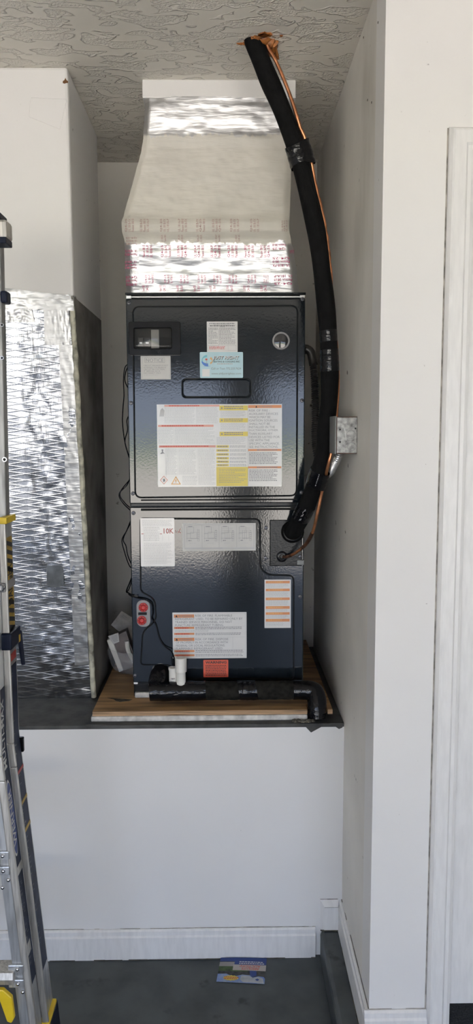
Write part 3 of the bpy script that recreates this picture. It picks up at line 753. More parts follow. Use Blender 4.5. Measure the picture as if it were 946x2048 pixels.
# labels ---------------------------------------------------------------
BANDS = {'ink_orange', 'ink_yellow', 'ink_salmon', 'label_white'}
class Label:
    def __init__(s, name, x0, y0, x1, y1, m, door, label, y=YF, r=.001, th=.0006):
        s.c = (x0, y0, x1, y1); s.y = y - th; s.ink = {}; s.bands = []; s.texts = []
        s.P = [pc(x0, y1, y), pc(x1, y0, y)]
        s.o = MB().prism_y(rrect(s.P[0][0], s.P[1][0], s.P[0][1], s.P[1][1], r, 3), y - th, y + .0005).build(name, m, door)
        s.o['label'] = label
    def xz(s, x, y):
        x0, y0, x1, y1 = s.c; (ax, az), (bx, bz) = s.P
        return ax + (bx-ax)*(x-x0)/(x1-x0), bz + (az-bz)*(y-y0)/(y1-y0)
    def mb(s, m, lay=1):
        if (m, lay) not in s.ink: s.ink[(m, lay)] = MB()
        return s.ink[(m, lay)], s.y - .0003*lay
    def rect(s, x0, y0, x1, y1, m, lay=1):
        p = s.xz(x0, y1); q = s.xz(x1, y0)
        if m in BANDS and y1 - y0 > 2.5: y = s.y - .0003*lay; b = MB(); s.bands.append((b, m))
        else: b, y = s.mb(m, lay)
        b.add([(p[0], y, p[1]), (q[0], y, p[1]), (q[0], y, q[1]), (p[0], y, q[1])], [(0, 1, 2, 3)])
    def frame(s, x0, y0, x1, y1, m, t=.4, lay=1):
        s.rect(x0, y0, x1, y0+t, m, lay); s.rect(x0, y1-t, x1, y1, m, lay); s.rect(x0, y0, x0+t, y1, m, lay); s.rect(x1-t, y0, x1, y1, m, lay)
    def poly(s, pts, m, lay=1):
        y = s.y - .0003*lay; b = MB(); s.bands.append((b, m)); v = [s.xz(*p) for p in pts]; b.add([(x, y, z) for x, z in v], [tuple(range(len(v)))])
    def text(s, body, x0, y0, x1, y1, m='ink_black', lay=2, bold=0.0, slant=0):
        y = s.y - .0003*lay; b = MB(); s.texts.append((b, m)); vs, fs = text_geo(body, bold)
        out = []
        for u, v in vs:
            X, Z = s.xz(x0 + (x1-x0)*u + slant*v, y1 + (y0-y1)*v); out.append((X, y, Z))
        b.add(out, fs)
    def lines(s, x0, y0, x1, y1, n, m='ink_grey', fill=.45, lay=1, rag=.25):
        st = (y1-y0)/n
        for i in range(n):
            x = x0; end = x1 - random.random()*rag*(x1-x0)*(1 if i % 3 == 2 else .25); y = y0 + st*i
            while x < end:
                w = random.uniform(1.6, 5.0); s.rect(x, y, min(x+w, end), y + st*fill, m, lay); x += w + .8
    def done(s):
        for (m, lay), b in s.ink.items():
            if b.f: b.build('fine_print', m, s.o)['kind'] = 'stuff'
        for b, m in s.bands: b.build('printed_shape', m, s.o)
        for b, m in s.texts: b.build('text_line', m, s.o)
# notice
L = Label('notice_label', 282, 712, 341, 759, 'label_grey', ah, 'pale grey notice label below the breaker window', r=.0008)
L.frame(284.5, 714, 339, 757.5, 'ink_grey', .35); L.frame(290, 715.5, 329.5, 725.5, 'ink_grey', .5); L.text('NOTICE', 292.5, 717, 327, 724, 'ink_grey')
for t, y, xe in (('CIRCUIT BREAKER IS NOT', 729.5, 336.5), ('INTENDED FOR BRANCH', 733.6, 331.5), ('CIRCUIT PROTECTION.', 737.4, 330), ('IT SERVES AS A', 741, 320), ('DISCONNECT ONLY.', 744.8, 322)):
    L.text(t, 287.5, y, xe, y+2.8, 'ink_grey')
L.lines(288, 749.5, 318, 752, 1, 'ink_pale'); L.done()
# rating label
L = Label('rating_label', 414, 643, 475, 705, 'label_white', ah, 'white rating label with fine print above the blue sticker', r=.0006)
L.frame(416, 645.5, 473, 701.5, 'ink_pale', .35)
for y in (650.2, 654.8, 658): L.rect(417, y, 472, y+.35, 'ink_grey')
L.lines(419, 646.3, 471, 650, 1, 'ink_grey', .55); L.lines(428, 648.6, 460, 650, 1); L.lines(420, 651, 470, 653.5, 1, 'ink_black', .6); L.lines(440, 653, 450, 655, 1)
L.lines(417, 656, 436, 689, 12, 'ink_grey', .4, rag=.6); L.lines(438.5, 656, 471.5, 690, 13, 'ink_grey', .4, rag=.4)
L.rect(437, 658, 437.4, 691, 'ink_grey'); L.rect(416.5, 691, 472.5, 691.4, 'ink_grey')
L.lines(418.5, 693, 450, 699.5, 3, 'ink_red', .5); L.frame(456, 691, 472, 701, 'ink_pale', .3); L.done()
# contractor sticker
L = Label('contractor_sticker', 400, 704, 486, 756, 'label_blue', ah, 'pale blue contractor sticker with phone number and web address', y=YF - .0006, r=.003)
cx, cy = 415.5, 721
for a0, a1, r0, r1, m in ((95, 190, 9, 12, 'ink_teal'), (190, 275, 8, 12.5, 'ink_blue'), (-55, 50, 6.5, 10, 'ink_amber')):
    k = 10; o = [(cx + r1*math.cos(R(a0+(a1-a0)*i/k)), cy - r1*math.sin(R(a0+(a1-a0)*i/k))*.95) for i in range(k+1)]
    q = [(cx + (r0 + 2.5*math.sin(math.pi*0 + i/k*2))*math.cos(R(a1+(a0-a1)*i/k)), cy - (r0 - 2)*math.sin(R(a1+(a0-a1)*i/k))*.95) for i in range(k+1)]
    b = MB(); L.bands.append((b, m)); y = L.y - .0003; V = [L.xz(*p) for p in o] + [L.xz(*p) for p in reversed(q)]
    b.add([(x, y, z) for x, z in V], [(i, i+1, i+k+2, i+k+1) for i in range(k)])
L.poly([(411, 717), (415, 717), (415, 720.5), (411, 720.5)], 'ink_red', 2); L.rect(413, 720, 413.7, 730, 'ink_grey', 2)
L.text('JUST RIGHT', 408, 731.5, 421, 733.6, 'ink_blue')
L.text('JUST RIGHT', 426.2, 712.6, 477, 721.2, 'ink_black', 2, .035, 1.5); L.text('JUST RIGHT', 425.6, 711.8, 476.6, 720.2, 'white_print', 3, .012, 1.5)
L.text('HEATING & COOLING INC', 426, 721.6, 479.5, 725, 'ink_black', 2, .012); L.text('LIC# CAC1820391', 434.5, 726.6, 467, 728.8, 'ink_grey', 2) if False else L.lines(434.5, 726.6, 467, 729.2, 1, 'ink_pale', .8)
L.text('Call or Text 772.233.7624', 422.5, 735, 482, 739.2, 'ink_grey'); L.text('www.ahfjustrightac.com', 423, 745.2, 482, 750.2, 'ink_grey')
L.rect(404.5, 738, 419.5, 753, 'label_white'); L.done()
# large instruction label
L = Label('instruction_label', 316, 808, 564, 974, 'label_white', ah, 'large white instruction label with yellow and orange bands', r=.001)
L.rect(331, 809.3, 440, 812.6, 'ink_salmon'); L.rect(318, 848.8, 428, 853, 'ink_salmon'); L.rect(319, 890, 432, 894.5, 'ink_salmon')
for x0_, x1_, y in ((340, 400, 809.8), (325, 410, 849.6), (322, 420, 890.8)): L.lines(x0_, y, x1_, y+2.8, 1, 'ink_red', .7, 2)
L.lines(331, 814, 392, 847, 13, 'ink_pale', .32); L.lines(395, 814, 438, 847, 13, 'ink_pale', .32)
L.lines(318, 855, 348, 888, 13, 'ink_pale', .32); L.lines(351, 855, 431, 888, 13, 'ink_pale', .32)
L.lines(331, 897, 355, 950, 19, 'ink_pale', .32); L.lines(358, 897, 393, 950, 19, 'ink_pale', .32); L.lines(397, 897, 431, 971, 26, 'ink_pale', .32); L.lines(365, 952, 395, 971, 7, 'ink_pale', .32)
L.rect(376, 907, 394, 928, 'print_faded' if False else 'ink_salmon') if False else None
for x, y0_, y1_ in ((394, 813, 848), (349, 855, 889), (356, 896, 950), (395, 896, 950), (333, 920, 955)): L.rect(x, y0_, x+.35, y1_, 'ink_pale')
L.poly([(321, 832), (323, 819), (327, 815), (331, 820), (330, 832)], 'ink_pale'); L.poly([(321, 907), (325, 903), (324, 898), (328, 898), (327, 903), (331, 907), (327, 906), (325, 907)], 'ink_grey', 2)
for o_, i2, m in (([(328, 951), (336, 960), (328, 969), (320, 960)], [(328, 953), (334, 960), (328, 967), (322, 960)], 'ink_salmon'), ([(352, 952), (362, 969), (342, 969)], [(352, 955.5), (359, 967.3), (345, 967.3)], 'ink_amber')):
    L.poly(o_, m, 1); L.poly(i2, 'label_white', 2)
L.poly([(326, 958), (330, 957), (331, 962), (327, 964)], 'ink_grey', 3); L.poly([(350.5, 959), (353.5, 959), (352.5, 966), (351.5, 966)], 'ink_amber', 3)
for y0_, y1_ in ((810.5, 820.3), (836, 844.5), (863, 872)):
    L.rect(440, y0_, 496, y1_, 'ink_yellow'); L.poly([(442.5, y1_-3), (446.5, y1_-3), (444.5, y1_-7.5)], 'ink_grey', 2)
    L.lines(449, y0_+1, 488, y1_-.6, 2, 'ink_grey', .5, 2)
L.lines(442, 822, 492, 835, 6, 'ink_pale', .4); L.lines(442, 846, 492, 861, 7, 'ink_pale', .4); L.lines(434, 874, 492, 889, 7, 'ink_pale', .4)
for i, y in enumerate((890.2, 898.2, 906.2, 914, 921, 928)):
    L.rect(433.5, y, 458, y+4.8, 'ink_yellow'); L.lines(436, y+1.2, 456, y+3.6, 1, 'ink_grey', .8, 2); L.lines(460, y+1, 494, y+5.6, 2, 'ink_grey', .35)
L.rect(433, 934, 496, 973, 'ink_yellow'); L.lines(438, 938, 494, 968, 9, 'ink_grey', .25, 2, .5)
L.rect(496.3, 809.5, 496.7, 973, 'ink_grey')
L.rect(497, 810, 563, 815.8, 'ink_orange'); L.poly([(511, 815), (515, 815), (513, 811)], 'ink_black', 2); L.text('WARNING', 517, 811, 544, 815, 'ink_grey')
for i, (t, xe) in enumerate((('RISK OF FIRE -', 540), ('AUXILIARY DEVICES', 556), ('WHICH MAY BE', 541), ('IGNITION SOURCES', 555), ('SHALL NOT BE', 540), ('INSTALLED IN THE', 550), ('DUCTWORK, OTHER', 556), ('THAN AUXILIARY', 545), ('DEVICES LISTED FOR', 559.5), ('USE WITH THE', 539.5), ('SPECIFIC APPLIANCE.', 559), ('SEE INSTRUCTIONS.', 556.5))):
    y = 818.5 + i*6.62; L.text(t, 498.3, y, xe, y+4.6, 'ink_grey')
for y in (898, 933):
    L.rect(496.7, y, 563, y+4, 'ink_orange'); L.lines(514, y+1, 556, y+3.2, 1, 'ink_grey', .9, 2)
L.lines(498.5, 905, 556, 929.5, 8, 'ink_grey', .5); L.lines(498.5, 939.5, 556, 964, 8, 'ink_grey', .5); L.done()
# inspection form
L = Label('inspection_form', 282, 1036, 348.5, 1133, 'label_white', ah, 'white inspection form label with red handwriting', r=.003)
L.lines(286, 1040, 345, 1053, 6, 'ink_pale', .3); L.lines(288, 1054, 320, 1083, 9, 'ink_pale', .28); L.lines(288, 1086, 345, 1129, 18, 'ink_pale', .3)
for x in (288, 300, 312, 325, 337): L.rect(x, 1070, x+.3, 1082, 'ink_pale')
L.text('10K', 327.5, 1056.5, 347, 1067, 'marker_red', 2, .01); L.rect(284, 1066.6, 288.3, 1067.8, 'marker_red', 2); L.rect(320, 1066.8, 324.3, 1067.9, 'marker_red', 2); L.done()
mb = MB(); pth = [pc(x, y) for x, y in ((351, 1060), (352, 1066), (355, 1061), (356, 1066), (361, 1057), (358, 1063), (362, 1066))]
mb.tube([(x, YF - .0004, z) for x, z in pth], .0008, 5); mb.build('marker_scribble', 'marker_red', lo)
# wiring diagram
L = Label('wiring_diagram_label', 365, 1046, 511.5, 1102, 'label_grey', ah, 'grey wiring diagram label with four circuit drawings', r=.0006)
L.frame(369, 1049, 508, 1098.5, 'ink_grey', .35); L.rect(369, 1095, 508, 1097.8, 'ink_pale')
for x in (404, 438, 473): L.rect(x, 1049, x+.35, 1095, 'ink_grey')
for i, x in enumerate((369, 404, 438, 473)):
    k = 'ink_grey'
    L.frame(x+5, 1053, x+19, 1066, k, .4); L.rect(x+5, 1053, x+5.4, 1084, k); L.rect(x+8, 1052, x+16, 1053.5, k)
    L.frame(x+12, 1064, x+25, 1077, k, .4); L.rect(x+4, 1076, x+28, 1076.5, k); L.rect(x+4, 1067, x+12, 1067.4, k)
    L.frame(x+26, 1058+i*2, x+30, 1082, k, .4)
    for j in range(5): L.rect(x+26.5, 1061+j*4, x+29.5, 1061.7+j*4, k)
    L.lines(x+8, 1080, x+14, 1083, 1, k, .6); L.lines(x+10, 1086, x+23, 1087.5, 1, 'ink_pale', .6)
    if i > 1:
        for j in range(3): L.rect(x+5, 1056+j*4, x+27, 1056.4+j*4, k); L.rect(x+12+j*4, 1060, x+12.4+j*4, 1079, k)
L.done()
# orange strips label
L = Label('orange_band_label', 529, 1159, 582, 1256, 'label_white', ah, 'narrow white label with six orange bands', r=.0006)
for y, h in ((1161.4, 5), (1177, 5), (1194.8, 5), (1212, 5.5), (1224.3, 5), (1237.6, 5.6)):
    L.rect(531.5, y, 579.5, y+h, 'ink_orange'); L.lines(536, y+1.4, 566, y+3.8, 1, 'ink_amber', .8, 2)
for y0_, y1_, n in ((1168, 1176, 3), (1183.5, 1193.5, 4), (1201, 1211, 4), (1219, 1223.5, 2), (1230.5, 1236.5, 3), (1245, 1253, 4)): L.lines(532, y0_, 577 if y0_ < 1240 else 568, y1_, n, 'ink_pale', .35)
L.done()
# refrigerant warning
L = Label('refrigerant_warning_label', 346, 1224, 493, 1317, 'label_white', ah, 'white refrigerant fire warning label with orange word boxes', r=.0006)
L.frame(348.5, 1226, 490.5, 1315, 'ink_pale', .35)
def wbox(y0_, y1_, big):
    L.rect(349, y0_, 389, y1_, 'ink_orange')
    if big: L.poly([(351.5, y1_-1), (356.5, y1_-1), (354, y0_+.8)], 'ink_black', 2); L.text('WARNING', 358, y0_+1.2, 385, y1_-1, 'ink_grey')
    else: L.lines(352, y0_+1, 380, y1_-.6, 1, 'ink_red', .9, 2)
wbox(1228, 1234.4, True); wbox(1253, 1257, False); wbox(1265, 1269, False); wbox(1275, 1281.5, True); wbox(1300, 1304, False); wbox(1308.5, 1312.5, False)
for t, x0_, x1_, y in (('RISK OF FIRE. FLAMMABLE', 391, 464.5, 1228.4), ('REFRIGERANT USED. TO BE REPAIRED ONLY BY', 351, 485, 1234.9), ('TRAINED SERVICE PERSONNEL. DO NOT', 351, 464, 1241.2), ('PUNCTURE REFRIGERANT TUBING.', 351, 447.5, 1247.4),
                       ('RISK OF FIRE. DISPOSE', 391, 456.5, 1275.9), ('OF PROPERLY IN ACCORDANCE WITH', 352, 455.5, 1282.3), ('FEDERAL OR LOCAL REGULATIONS.', 352, 450, 1288.6), ('FLAMMABLE REFRIGERANT USED.', 352, 446, 1294.6)):
    L.text(t, x0_, y, x1_, y+4.4, 'ink_grey')
L.lines(391, 1253.5, 487, 1259.5, 2, 'ink_grey', .45); L.lines(351, 1259.5, 418, 1264, 2, 'ink_pale', .4); L.lines(391, 1265.5, 487, 1271, 2, 'ink_grey', .45); L.lines(351, 1271, 380, 1274, 1, 'ink_pale', .4)
L.lines(391, 1300.5, 487, 1307, 2, 'ink_grey', .45); L.lines(391, 1308.5, 487, 1314, 2, 'ink_grey', .45); L.lines(351, 1304.8, 380, 1308, 1, 'ink_pale', .4)
L.rect(349, 1274, 490, 1274.35, 'ink_pale'); L.rect(465.5, 1274, 465.9, 1298, 'ink_pale'); L.rect(349, 1298.9, 490, 1299.2, 'ink_pale'); L.rect(349, 1252.3, 490, 1252.6, 'ink_pale'); L.done()
# red sticker
L = Label('red_warning_sticker', 407, 1319.5, 456.5, 1354.5, 'label_red', ah, 'small red warning sticker with black print', r=.002)
L.text('WARNING', 411, 1321.8, 453, 1327, 'ink_black', 2, .03); L.lines(411, 1330, 453, 1353, 7, 'ink_black', .42, rag=.1); L.done()

# ------------------------------------------------------------------ insulated line set and copper
ls = thing('refrigerant_line', (at(512, 92, Z=ZC)), 'thick black insulated refrigerant pipe curving from the ceiling to the air handler', 'pipe')
C = [(505, 72, 2.06), (514, 100, 2.068), (536, 155, 2.075), (562, 215, 2.08), (594, 300, 2.085), (614, 380, 2.09), (634, 470, 2.095), (646, 560, 2.10), (655, 645, 2.105), (659, 720, 2.11),
     (659, 790, 2.12), (653, 850, 2.135), (645, 915, 2.15), (634, 955, 2.17), (618, 1000, 2.21), (602, 1035, 2.25), (590, 1056, 2.275), (585, 1063, 2.302)]
LP = cat_rom([at(x, y, Y=Y) for x, y, Y in C], 10)
def lr(t): return .0245 + .0035*max(0, (t-.72)/.28) + .0008*math.sin(t*60)
MB().tube(LP, lr, 24).build('insulation', 'black_foam', ls, smooth=True)
LT = [i/(len(LP)-1) for i in range(len(LP))]
def py_of(p):   # photo row of a point, used to choose where the tape sits
    q = _r3.inverted() @ (Vector(p) - Vector((0, 0, CAM_Z))); return 1024 + FPX*q.y/q.z
def band(y0_, y1_, add, m='black_tape', wav=.0):
    ids = [i for i, p in enumerate(LP) if y0_ <= py_of(p) <= y1_]
    i0, i1 = ids[0], ids[-1]; N = 24; P = []
    for k in range(N+1):
        f = i0 + (i1-i0)*k/N; i = min(int(f), len(LP)-2); P.append(LP[i].lerp(LP[i+1], f-i))
    t0 = LT[i0]; t1 = LT[i1]
    return MB().tube(P, lambda t: lr(t0 + (t1-t0)*t) + add + wav*math.sin(t*23), 24, caps=False).build('tape_wrap', m, ls, smooth=True)
band(655, 688, .0010); band(692, 745, .0012, wav=.0004); band(1008, 1035, .0010)
e = MB(); pe = Vector(LP[-1])
e.lathe((pe.x, YC - .0005, pe.z), (0, -1, 0), [(0, .036), (.006, .0335), (.014, .029)], 28); e.build('end_seal', 'black_foam', ls, smooth=True)
# grey lettering along the foam
mb = MB()
def foam_dash(y0_, y1_, off, w, n):
    a = min(LP, key=lambda p: abs(py_of(p) - y0_)); b = min(LP, key=lambda p: abs(py_of(p) - y1_)); t = (b-a).normalized(); s_ = t.cross(Vector((0, -1, 0))).normalized()
    nrm = s_.cross(t).normalized(); nrm = nrm if nrm.y < 0 else -nrm
    for i in range(n):
        u0 = i/n; u1 = (i + random.uniform(.4, .85))/n
        p0 = a.lerp(b, u0) + nrm*.0288 + s_*off; p1 = a.lerp(b, u1) + nrm*.0288 + s_*off
        mb.add([p0 - s_*w, p1 - s_*w, p1 + s_*w, p0 + s_*w], [(0, 1, 2, 3)])
foam_dash(1008, 1036, .003, .0012, 3); foam_dash(1010, 1036, .006, .0008, 3)
foam_dash(938, 965, .001, .0010, 7)
mb.build('foam_print', 'print_grey', ls)['kind'] = 'stuff'

cp = thing('copper_line', (at(530, 88, Z=ZC)), 'bare copper tube running beside the black insulated pipe', 'pipe')
CC = [(524, 74, 2.06), (535, 95, 2.062), (553, 125, 2.06), (578, 185, 2.06), (596, 240, 2.062), (607, 285, 2.078), (619, 345, 2.092), (638, 440, 2.098), (653, 540, 2.105), (664, 620, 2.124), (673, 690, 2.128), (676, 770, 2.140),
      (671, 850, 2.140), (663, 903, 2.122), (655, 935, 2.130), (645, 978, 2.165), (636, 1020, 2.18), (626, 1062, 2.20), (612, 1088, 2.23), (592, 1105, 2.265), (578, 1112, 2.285), (566, 1114, 2.302)]
CPATH = cat_rom([at(x, y, Y=Y) for x, y, Y in CC], 8)
for i, p in enumerate(CPATH):                # lies against the foam, not inside it
    if py_of(p) > 1045: continue
    j = min(range(len(LP)), key=lambda k: (LP[k] - p).length); dd = p - LP[j]; need = lr(LT[j]) + .0044
    if dd.length < need: CPATH[i] = LP[j] + dd.normalized()*need
MB().tube(CPATH, .0046, 12).build('tube', 'copper', cp, smooth=True)
P = [p for p in CPATH if 1066 <= py_of(p) <= 1096]
MB().tube(P, .0056, 12).build('brazed_joint', 'copper_dull', cp, smooth=True)
P = [p for p in CPATH[-12:]]
MB().tube(P, .0054, 12).build('end_sleeve', 'copper_dull', cp, smooth=True)

# tape that binds the pipe and the copper together
def binding(name, y0_, y1_, add, wrk):
    ids = [k for k, p in enumerate(LP) if y0_ <= py_of(p) <= y1_]; i0, i1 = ids[0], ids[-1]
    def fn(u, v):
        f = i0 + (i1-i0)*v; k = min(int(f), len(LP)-2); p = LP[k].lerp(LP[k+1], f-k); t = (LP[k+1] - LP[k]).normalized()
        sd_ = Vector((1, 0, 0)); sd_ = (sd_ - t*sd_.dot(t)).normalized(); b = t.cross(sd_); a = 2*math.pi*u
        n_ = sd_*math.cos(a) + b*math.sin(a); c = min(CPATH, key=lambda q: abs((q-p).dot(t))) - p; c = c - t*c.dot(t)
        rr = max(lr(LT[k]), c.dot(n_) + .0048) + add + wrk*noise.noise((math.cos(a)*3, math.sin(a)*3, v*5))
        return tuple(p + n_*rr + t*wrk*1.6*math.sin(a*2 + 1)*(1 if v > .5 else -1))
    return MB().grid(40, 16, fn).build(name, 'black_tape', ls, smooth=True)
binding('tape_binding', 284, 334, .0042, .0022)
binding('tape_wrap', 938, 970, .0016, .0006)

# foam torn around the ceiling hole
sf = thing('spray_foam_collar', at(525, 92, Z=ZC), 'torn brown orange expanding foam around the pipe hole in the ceiling', 'spray foam')
mb = MB()
for k, (x, y, rx, ry, h) in enumerate(((498, 84, .016, .012, .010), (512, 76, .02, .012, .008), (528, 80, .02, .016, .012), (541, 84, .018, .018, .016), (545, 93, .014, .020, .022), (538, 99, .010, .014, .018), (500, 92, .010, .012, .008), (484, 87, .016, .005, .004))):
    p = at(x, y, Z=ZC)
    def blob(u, v, p=p, rx=rx, ry=ry, h=h, k=k):
        a = 2*math.pi*u; r = math.sin(v*math.pi/2); f = 1 + .45*noise.noise((math.cos(a)*2.2 + k*9, math.sin(a)*2.2, v*2))
        return (p.x + rx*r*f*math.cos(a), p.y + ry*r*f*math.sin(a), ZC + .001 - h*math.cos(v*math.pi/2)*(1 + .5*noise.noise((math.cos(a)*r*3, math.sin(a)*r*3, k*5))))
    mb.grid(18, 7, blob)
mb.build('foam_lump', 'spray_foam', sf, smooth=True)['kind'] = 'stuff'
mb = MB()
def curl(u, v):
    p = at(548, 90, Z=ZC); a = -.9 + u*1.8
    return (p.x - .006 + .016*math.cos(a)*(.6 + .6*v) + .003*noise.noise((u*8, v*6, 1)), p.y + .022*math.sin(a) - .006*v, ZC - .002 - .034*v + .005*noise.noise((u*7, v*3, 8)))
mb.grid(14, 8, curl).build('foam_curl', 'spray_foam', sf, smooth=True)
mb = MB()
for x, y, r in ((530, 68, .012), (538, 69, .007), (523, 67, .007), (562, 71, .004)):
    p = at(x, y, Z=ZC); n = 11; rr = [r*random.uniform(.5, 1.2) for _ in range(n)]
    mb.prism_z([(p.x + rr[k]*1.3*math.cos(2*math.pi*k/n), p.y + rr[k]*math.sin(2*math.pi*k/n)) for k in range(n)], ZC - .0025, ZC + .0005)
mb.build('foam_fleck', 'spray_foam', sf)['kind'] = 'stuff'

# ------------------------------------------------------------------ junction box and conduit on the right wall
jb = thing('junction_box', (XR, 2.05, 1.6), 'galvanised square junction box with grey cover on the right alcove wall', 'electrical box')
zt = at(700, 834, Y=2.0).z; zb = at(700, 907, Y=2.0).z
xlb = at(673.5, 870, Y=2.0).x
MB().box(xlb, XR, 2.0, 2.10, zb, zt).build('box_body', 'galvanised', jb, bevel=.002)
MB().box(xlb - .005, xlb - .0005, 1.997, 2.104, zb - .002, zt + .003).build('cover_plate', 'cover_grey', jb, bevel=.002)
MB().box(xlb - .0012, xlb + .0006, 1.9995, 2.10, zb, zt + .0005).build('rust_seam', 'rust', jb)
MB().box(xlb, XR - .001, 1.9992, 2.004, zt - .0008, zt + .0008).build('rust_edge', 'rust', jb)
MB().box(xlb, XR - .001, 1.9992, 2.004, zb - .0008, zb + .0008).build('rust_edge', 'rust', jb)
for x, y in ((704, 846), (702, 869), (703.5, 893)):
    p = at(x, y, Y=2.0)
    ko = MB().lathe((p.x, 2.0, p.z), (0, -1, 0), [(0, .0118), (.0008, .0118), (.0008, .0108), (-.0002, .0106)], 28).build('knockout_ring', 'grommet_grey', jb)
    MB().lathe((p.x, 2.0, p.z), (0, -1, 0), [(.0006, .0104), (.0008, 0)], 24).build('knockout', 'galvanised', jb)
for x, y in ((680, 859), (680, 884), (711, 857)):
    p = at(x, y, Y=2.0); MB().lathe((p.x, 2.0, p.z), (0, -1, 0), [(.0002, .0024), (.0009, .0022), (.0009, 0)], 12).build('screw_hole', 'black_gap', jb)
p0 = at(689, 856, Y=1.9985); p1 = at(692, 881, Y=1.9985)
MB().tube([p0, p0.lerp(p1, .5) + Vector((.001, 0, 0)), p1], .0011, 6).build('paint_scrape', 'white_print', jb)

fc = thing('flexible_conduit', at(614, 700, Y=2.36), 'corrugated flexible metal conduit from the air handler side to the junction box', 'conduit')
pth = cat_rom([Vector((xr - .004, 2.345, at(614, 700, Y=2.345).z)), Vector((xr + .008, 2.345, at(614, 698, Y=2.345).z)), at(621, 704, Y=2.343), at(625, 718, Y=2.34), at(627, 730, Y=2.335)], 6)
MB().tube(pth, lambda t: .0135 + .002*(t < .2), 16).build('elbow_connector', 'flex_dark', fc, smooth=True)
def corr(C, r, amp, pitch, name, m):
    P = cat_rom(C, 24); Lc = sum((P[i+1]-P[i]).length for i in range(len(P)-1)); n = int(Lc/pitch*6); Q = []; acc = [0]
    for i in range(len(P)-1): acc.append(acc[-1] + (P[i+1]-P[i]).length)
    j = 0
    for k in range(n+1):
        s_ = Lc*k/n
        while j < len(P)-2 and acc[j+1] < s_: j += 1
        Q.append(P[j].lerp(P[j+1], (s_-acc[j])/max(acc[j+1]-acc[j], 1e-9)))
    return MB().tube(Q, lambda t: r + amp*math.cos(t*Lc/pitch*2*math.pi), 14).build(name, m, fc, smooth=True)
mid = at(640, 935, Y=2.235)
corr([at(626, 722, Y=2.338), at(629, 760, Y=2.32), at(631, 820, Y=2.30), at(630, 870, Y=2.275), at(633, 905, Y=2.25), mid], .0098, .0020, .0070, 'dark_flex', 'flex_dark')
corr([mid, at(648, 949, Y=2.228), at(659, 946, Y=2.205), at(668.5, 930, Y=2.145), at(675.5, 916, Y=2.095), Vector((xlb + .021, 2.080, zb + .002))], .0098, .0022, .0078, 'bright_flex', 'flex_metal')

# ------------------------------------------------------------------ thin control wires down the left side
cw = thing('control_wire', at(252, 730, Y=2.34), 'thin black wires looping down beside the left edge of the air handler', 'wire')
def wire(pts, Y=2.34, r=.0016, name='strand'):
    q = [at(p[0], p[1], Y=(p[2] if len(p) > 2 else Y)) for p in pts]
    for v in q:
        if v.y > 2.305 and v.x > xl - r - .0006: v.x = xl - r - .0006; v.y += .03    # lies against the side, out of sight behind the edge
    return MB().tube(cat_rom(q, 7), r, 7).build(name, 'black_plastic', cw, smooth=True)
wire([(256, 725), (250, 735), (247, 760), (248, 790), (246, 815), (245, 845), (249, 880), (254, 900), (262, 925)])
wire([(256, 728), (252, 742), (250, 762), (258, 782)])
wire([(262, 826), (254, 840), (255, 860), (250, 884), (258, 915)], Y=2.345)
wire([(264, 950), (254, 970), (238, 988), (246, 1006), (264, 1026)]); wire([(264, 956), (240, 986), (250, 1006), (266, 1020)], Y=2.345)
wire([(266, 1035), (254, 1060), (244, 1080), (249, 1104), (258, 1130), (266, 1142)]); wire([(266, 1042), (247, 1076), (252, 1092), (256, 1112), (266, 1140)], Y=2.345)
wire([(266, 1152), (260, 1164), (253, 1182), (257, 1186, 2.325), (258.5, 1189, 2.300), (265, 1193, 2.2905), (276, 1196, 2.2918), (290, 1199, 2.290), (303, 1207, 2.290), (306, 1225, 2.292), (304, 1237, 2.292), (312, 1250, 2.294), (320, 1278, 2.294), (330, 1293, 2.29), (343, 1303, 2.28), (348, 1315, 2.26), (350, 1325, 2.245), (346, 1332, 2.236)], r=.0022, name='lead')
wire([(266, 1156), (258, 1178), (253, 1184), (257, 1186, 2.325), (261, 1188, 2.302), (266, 1191, 2.2932), (276, 1192, 2.2932)])

# ------------------------------------------------------------------ condensate drain
dr = thing('condensate_drain', (0.0, 2.24, ZPL), 'black taped condensate drain pipe along the foot of the air handler', 'pipe')
YP = 2.235
zc_ = at(480, 1381, Y=YP).z; rp = .0285
if zc_ - rp < ZPL + .001: zc_ = ZPL + .001 + rp
xL = at(312, 1381, Y=YP).x; xE = at(634, 1381, Y=YP - .03).x
def seg(xa_, xb_, r, name, m): return MB().tube([(xa_ + (xb_-xa_)*k/12, YP, zc_ + .0008*math.sin(k*1.7)) for k in range(13)], lambda t: r + .0006*math.sin(t*19), 22, caps=True).build(name, m, dr, smooth=True)
X = lambda px: at(px, 1381, Y=YP).x
seg(X(300), X(412), rp + .0012, 'tape_wrap', 'black_tape'); seg(X(408), X(482), rp, 'foam_sleeve', 'foam_worn'); seg(X(478), X(514), rp + .0010, 'tape_wrap', 'black_tape'); seg(X(511), X(590), rp, 'foam_sleeve', 'foam_worn')
el = cat_rom([(X(586), YP, zc_), (X(604), YP, zc_), (xE - .008, YP - .006, zc_ - .003), (xE, YP - .022, zc_ - .022), (xE, YP - .034, zc_ - .045), (xE, YP - .042, ZS + .001)], 8)
MB().tube(el, lambda t: rp + .001 - .004*max(0, t - .8)*5, 22).build('elbow', 'black_tape', dr, smooth=True)
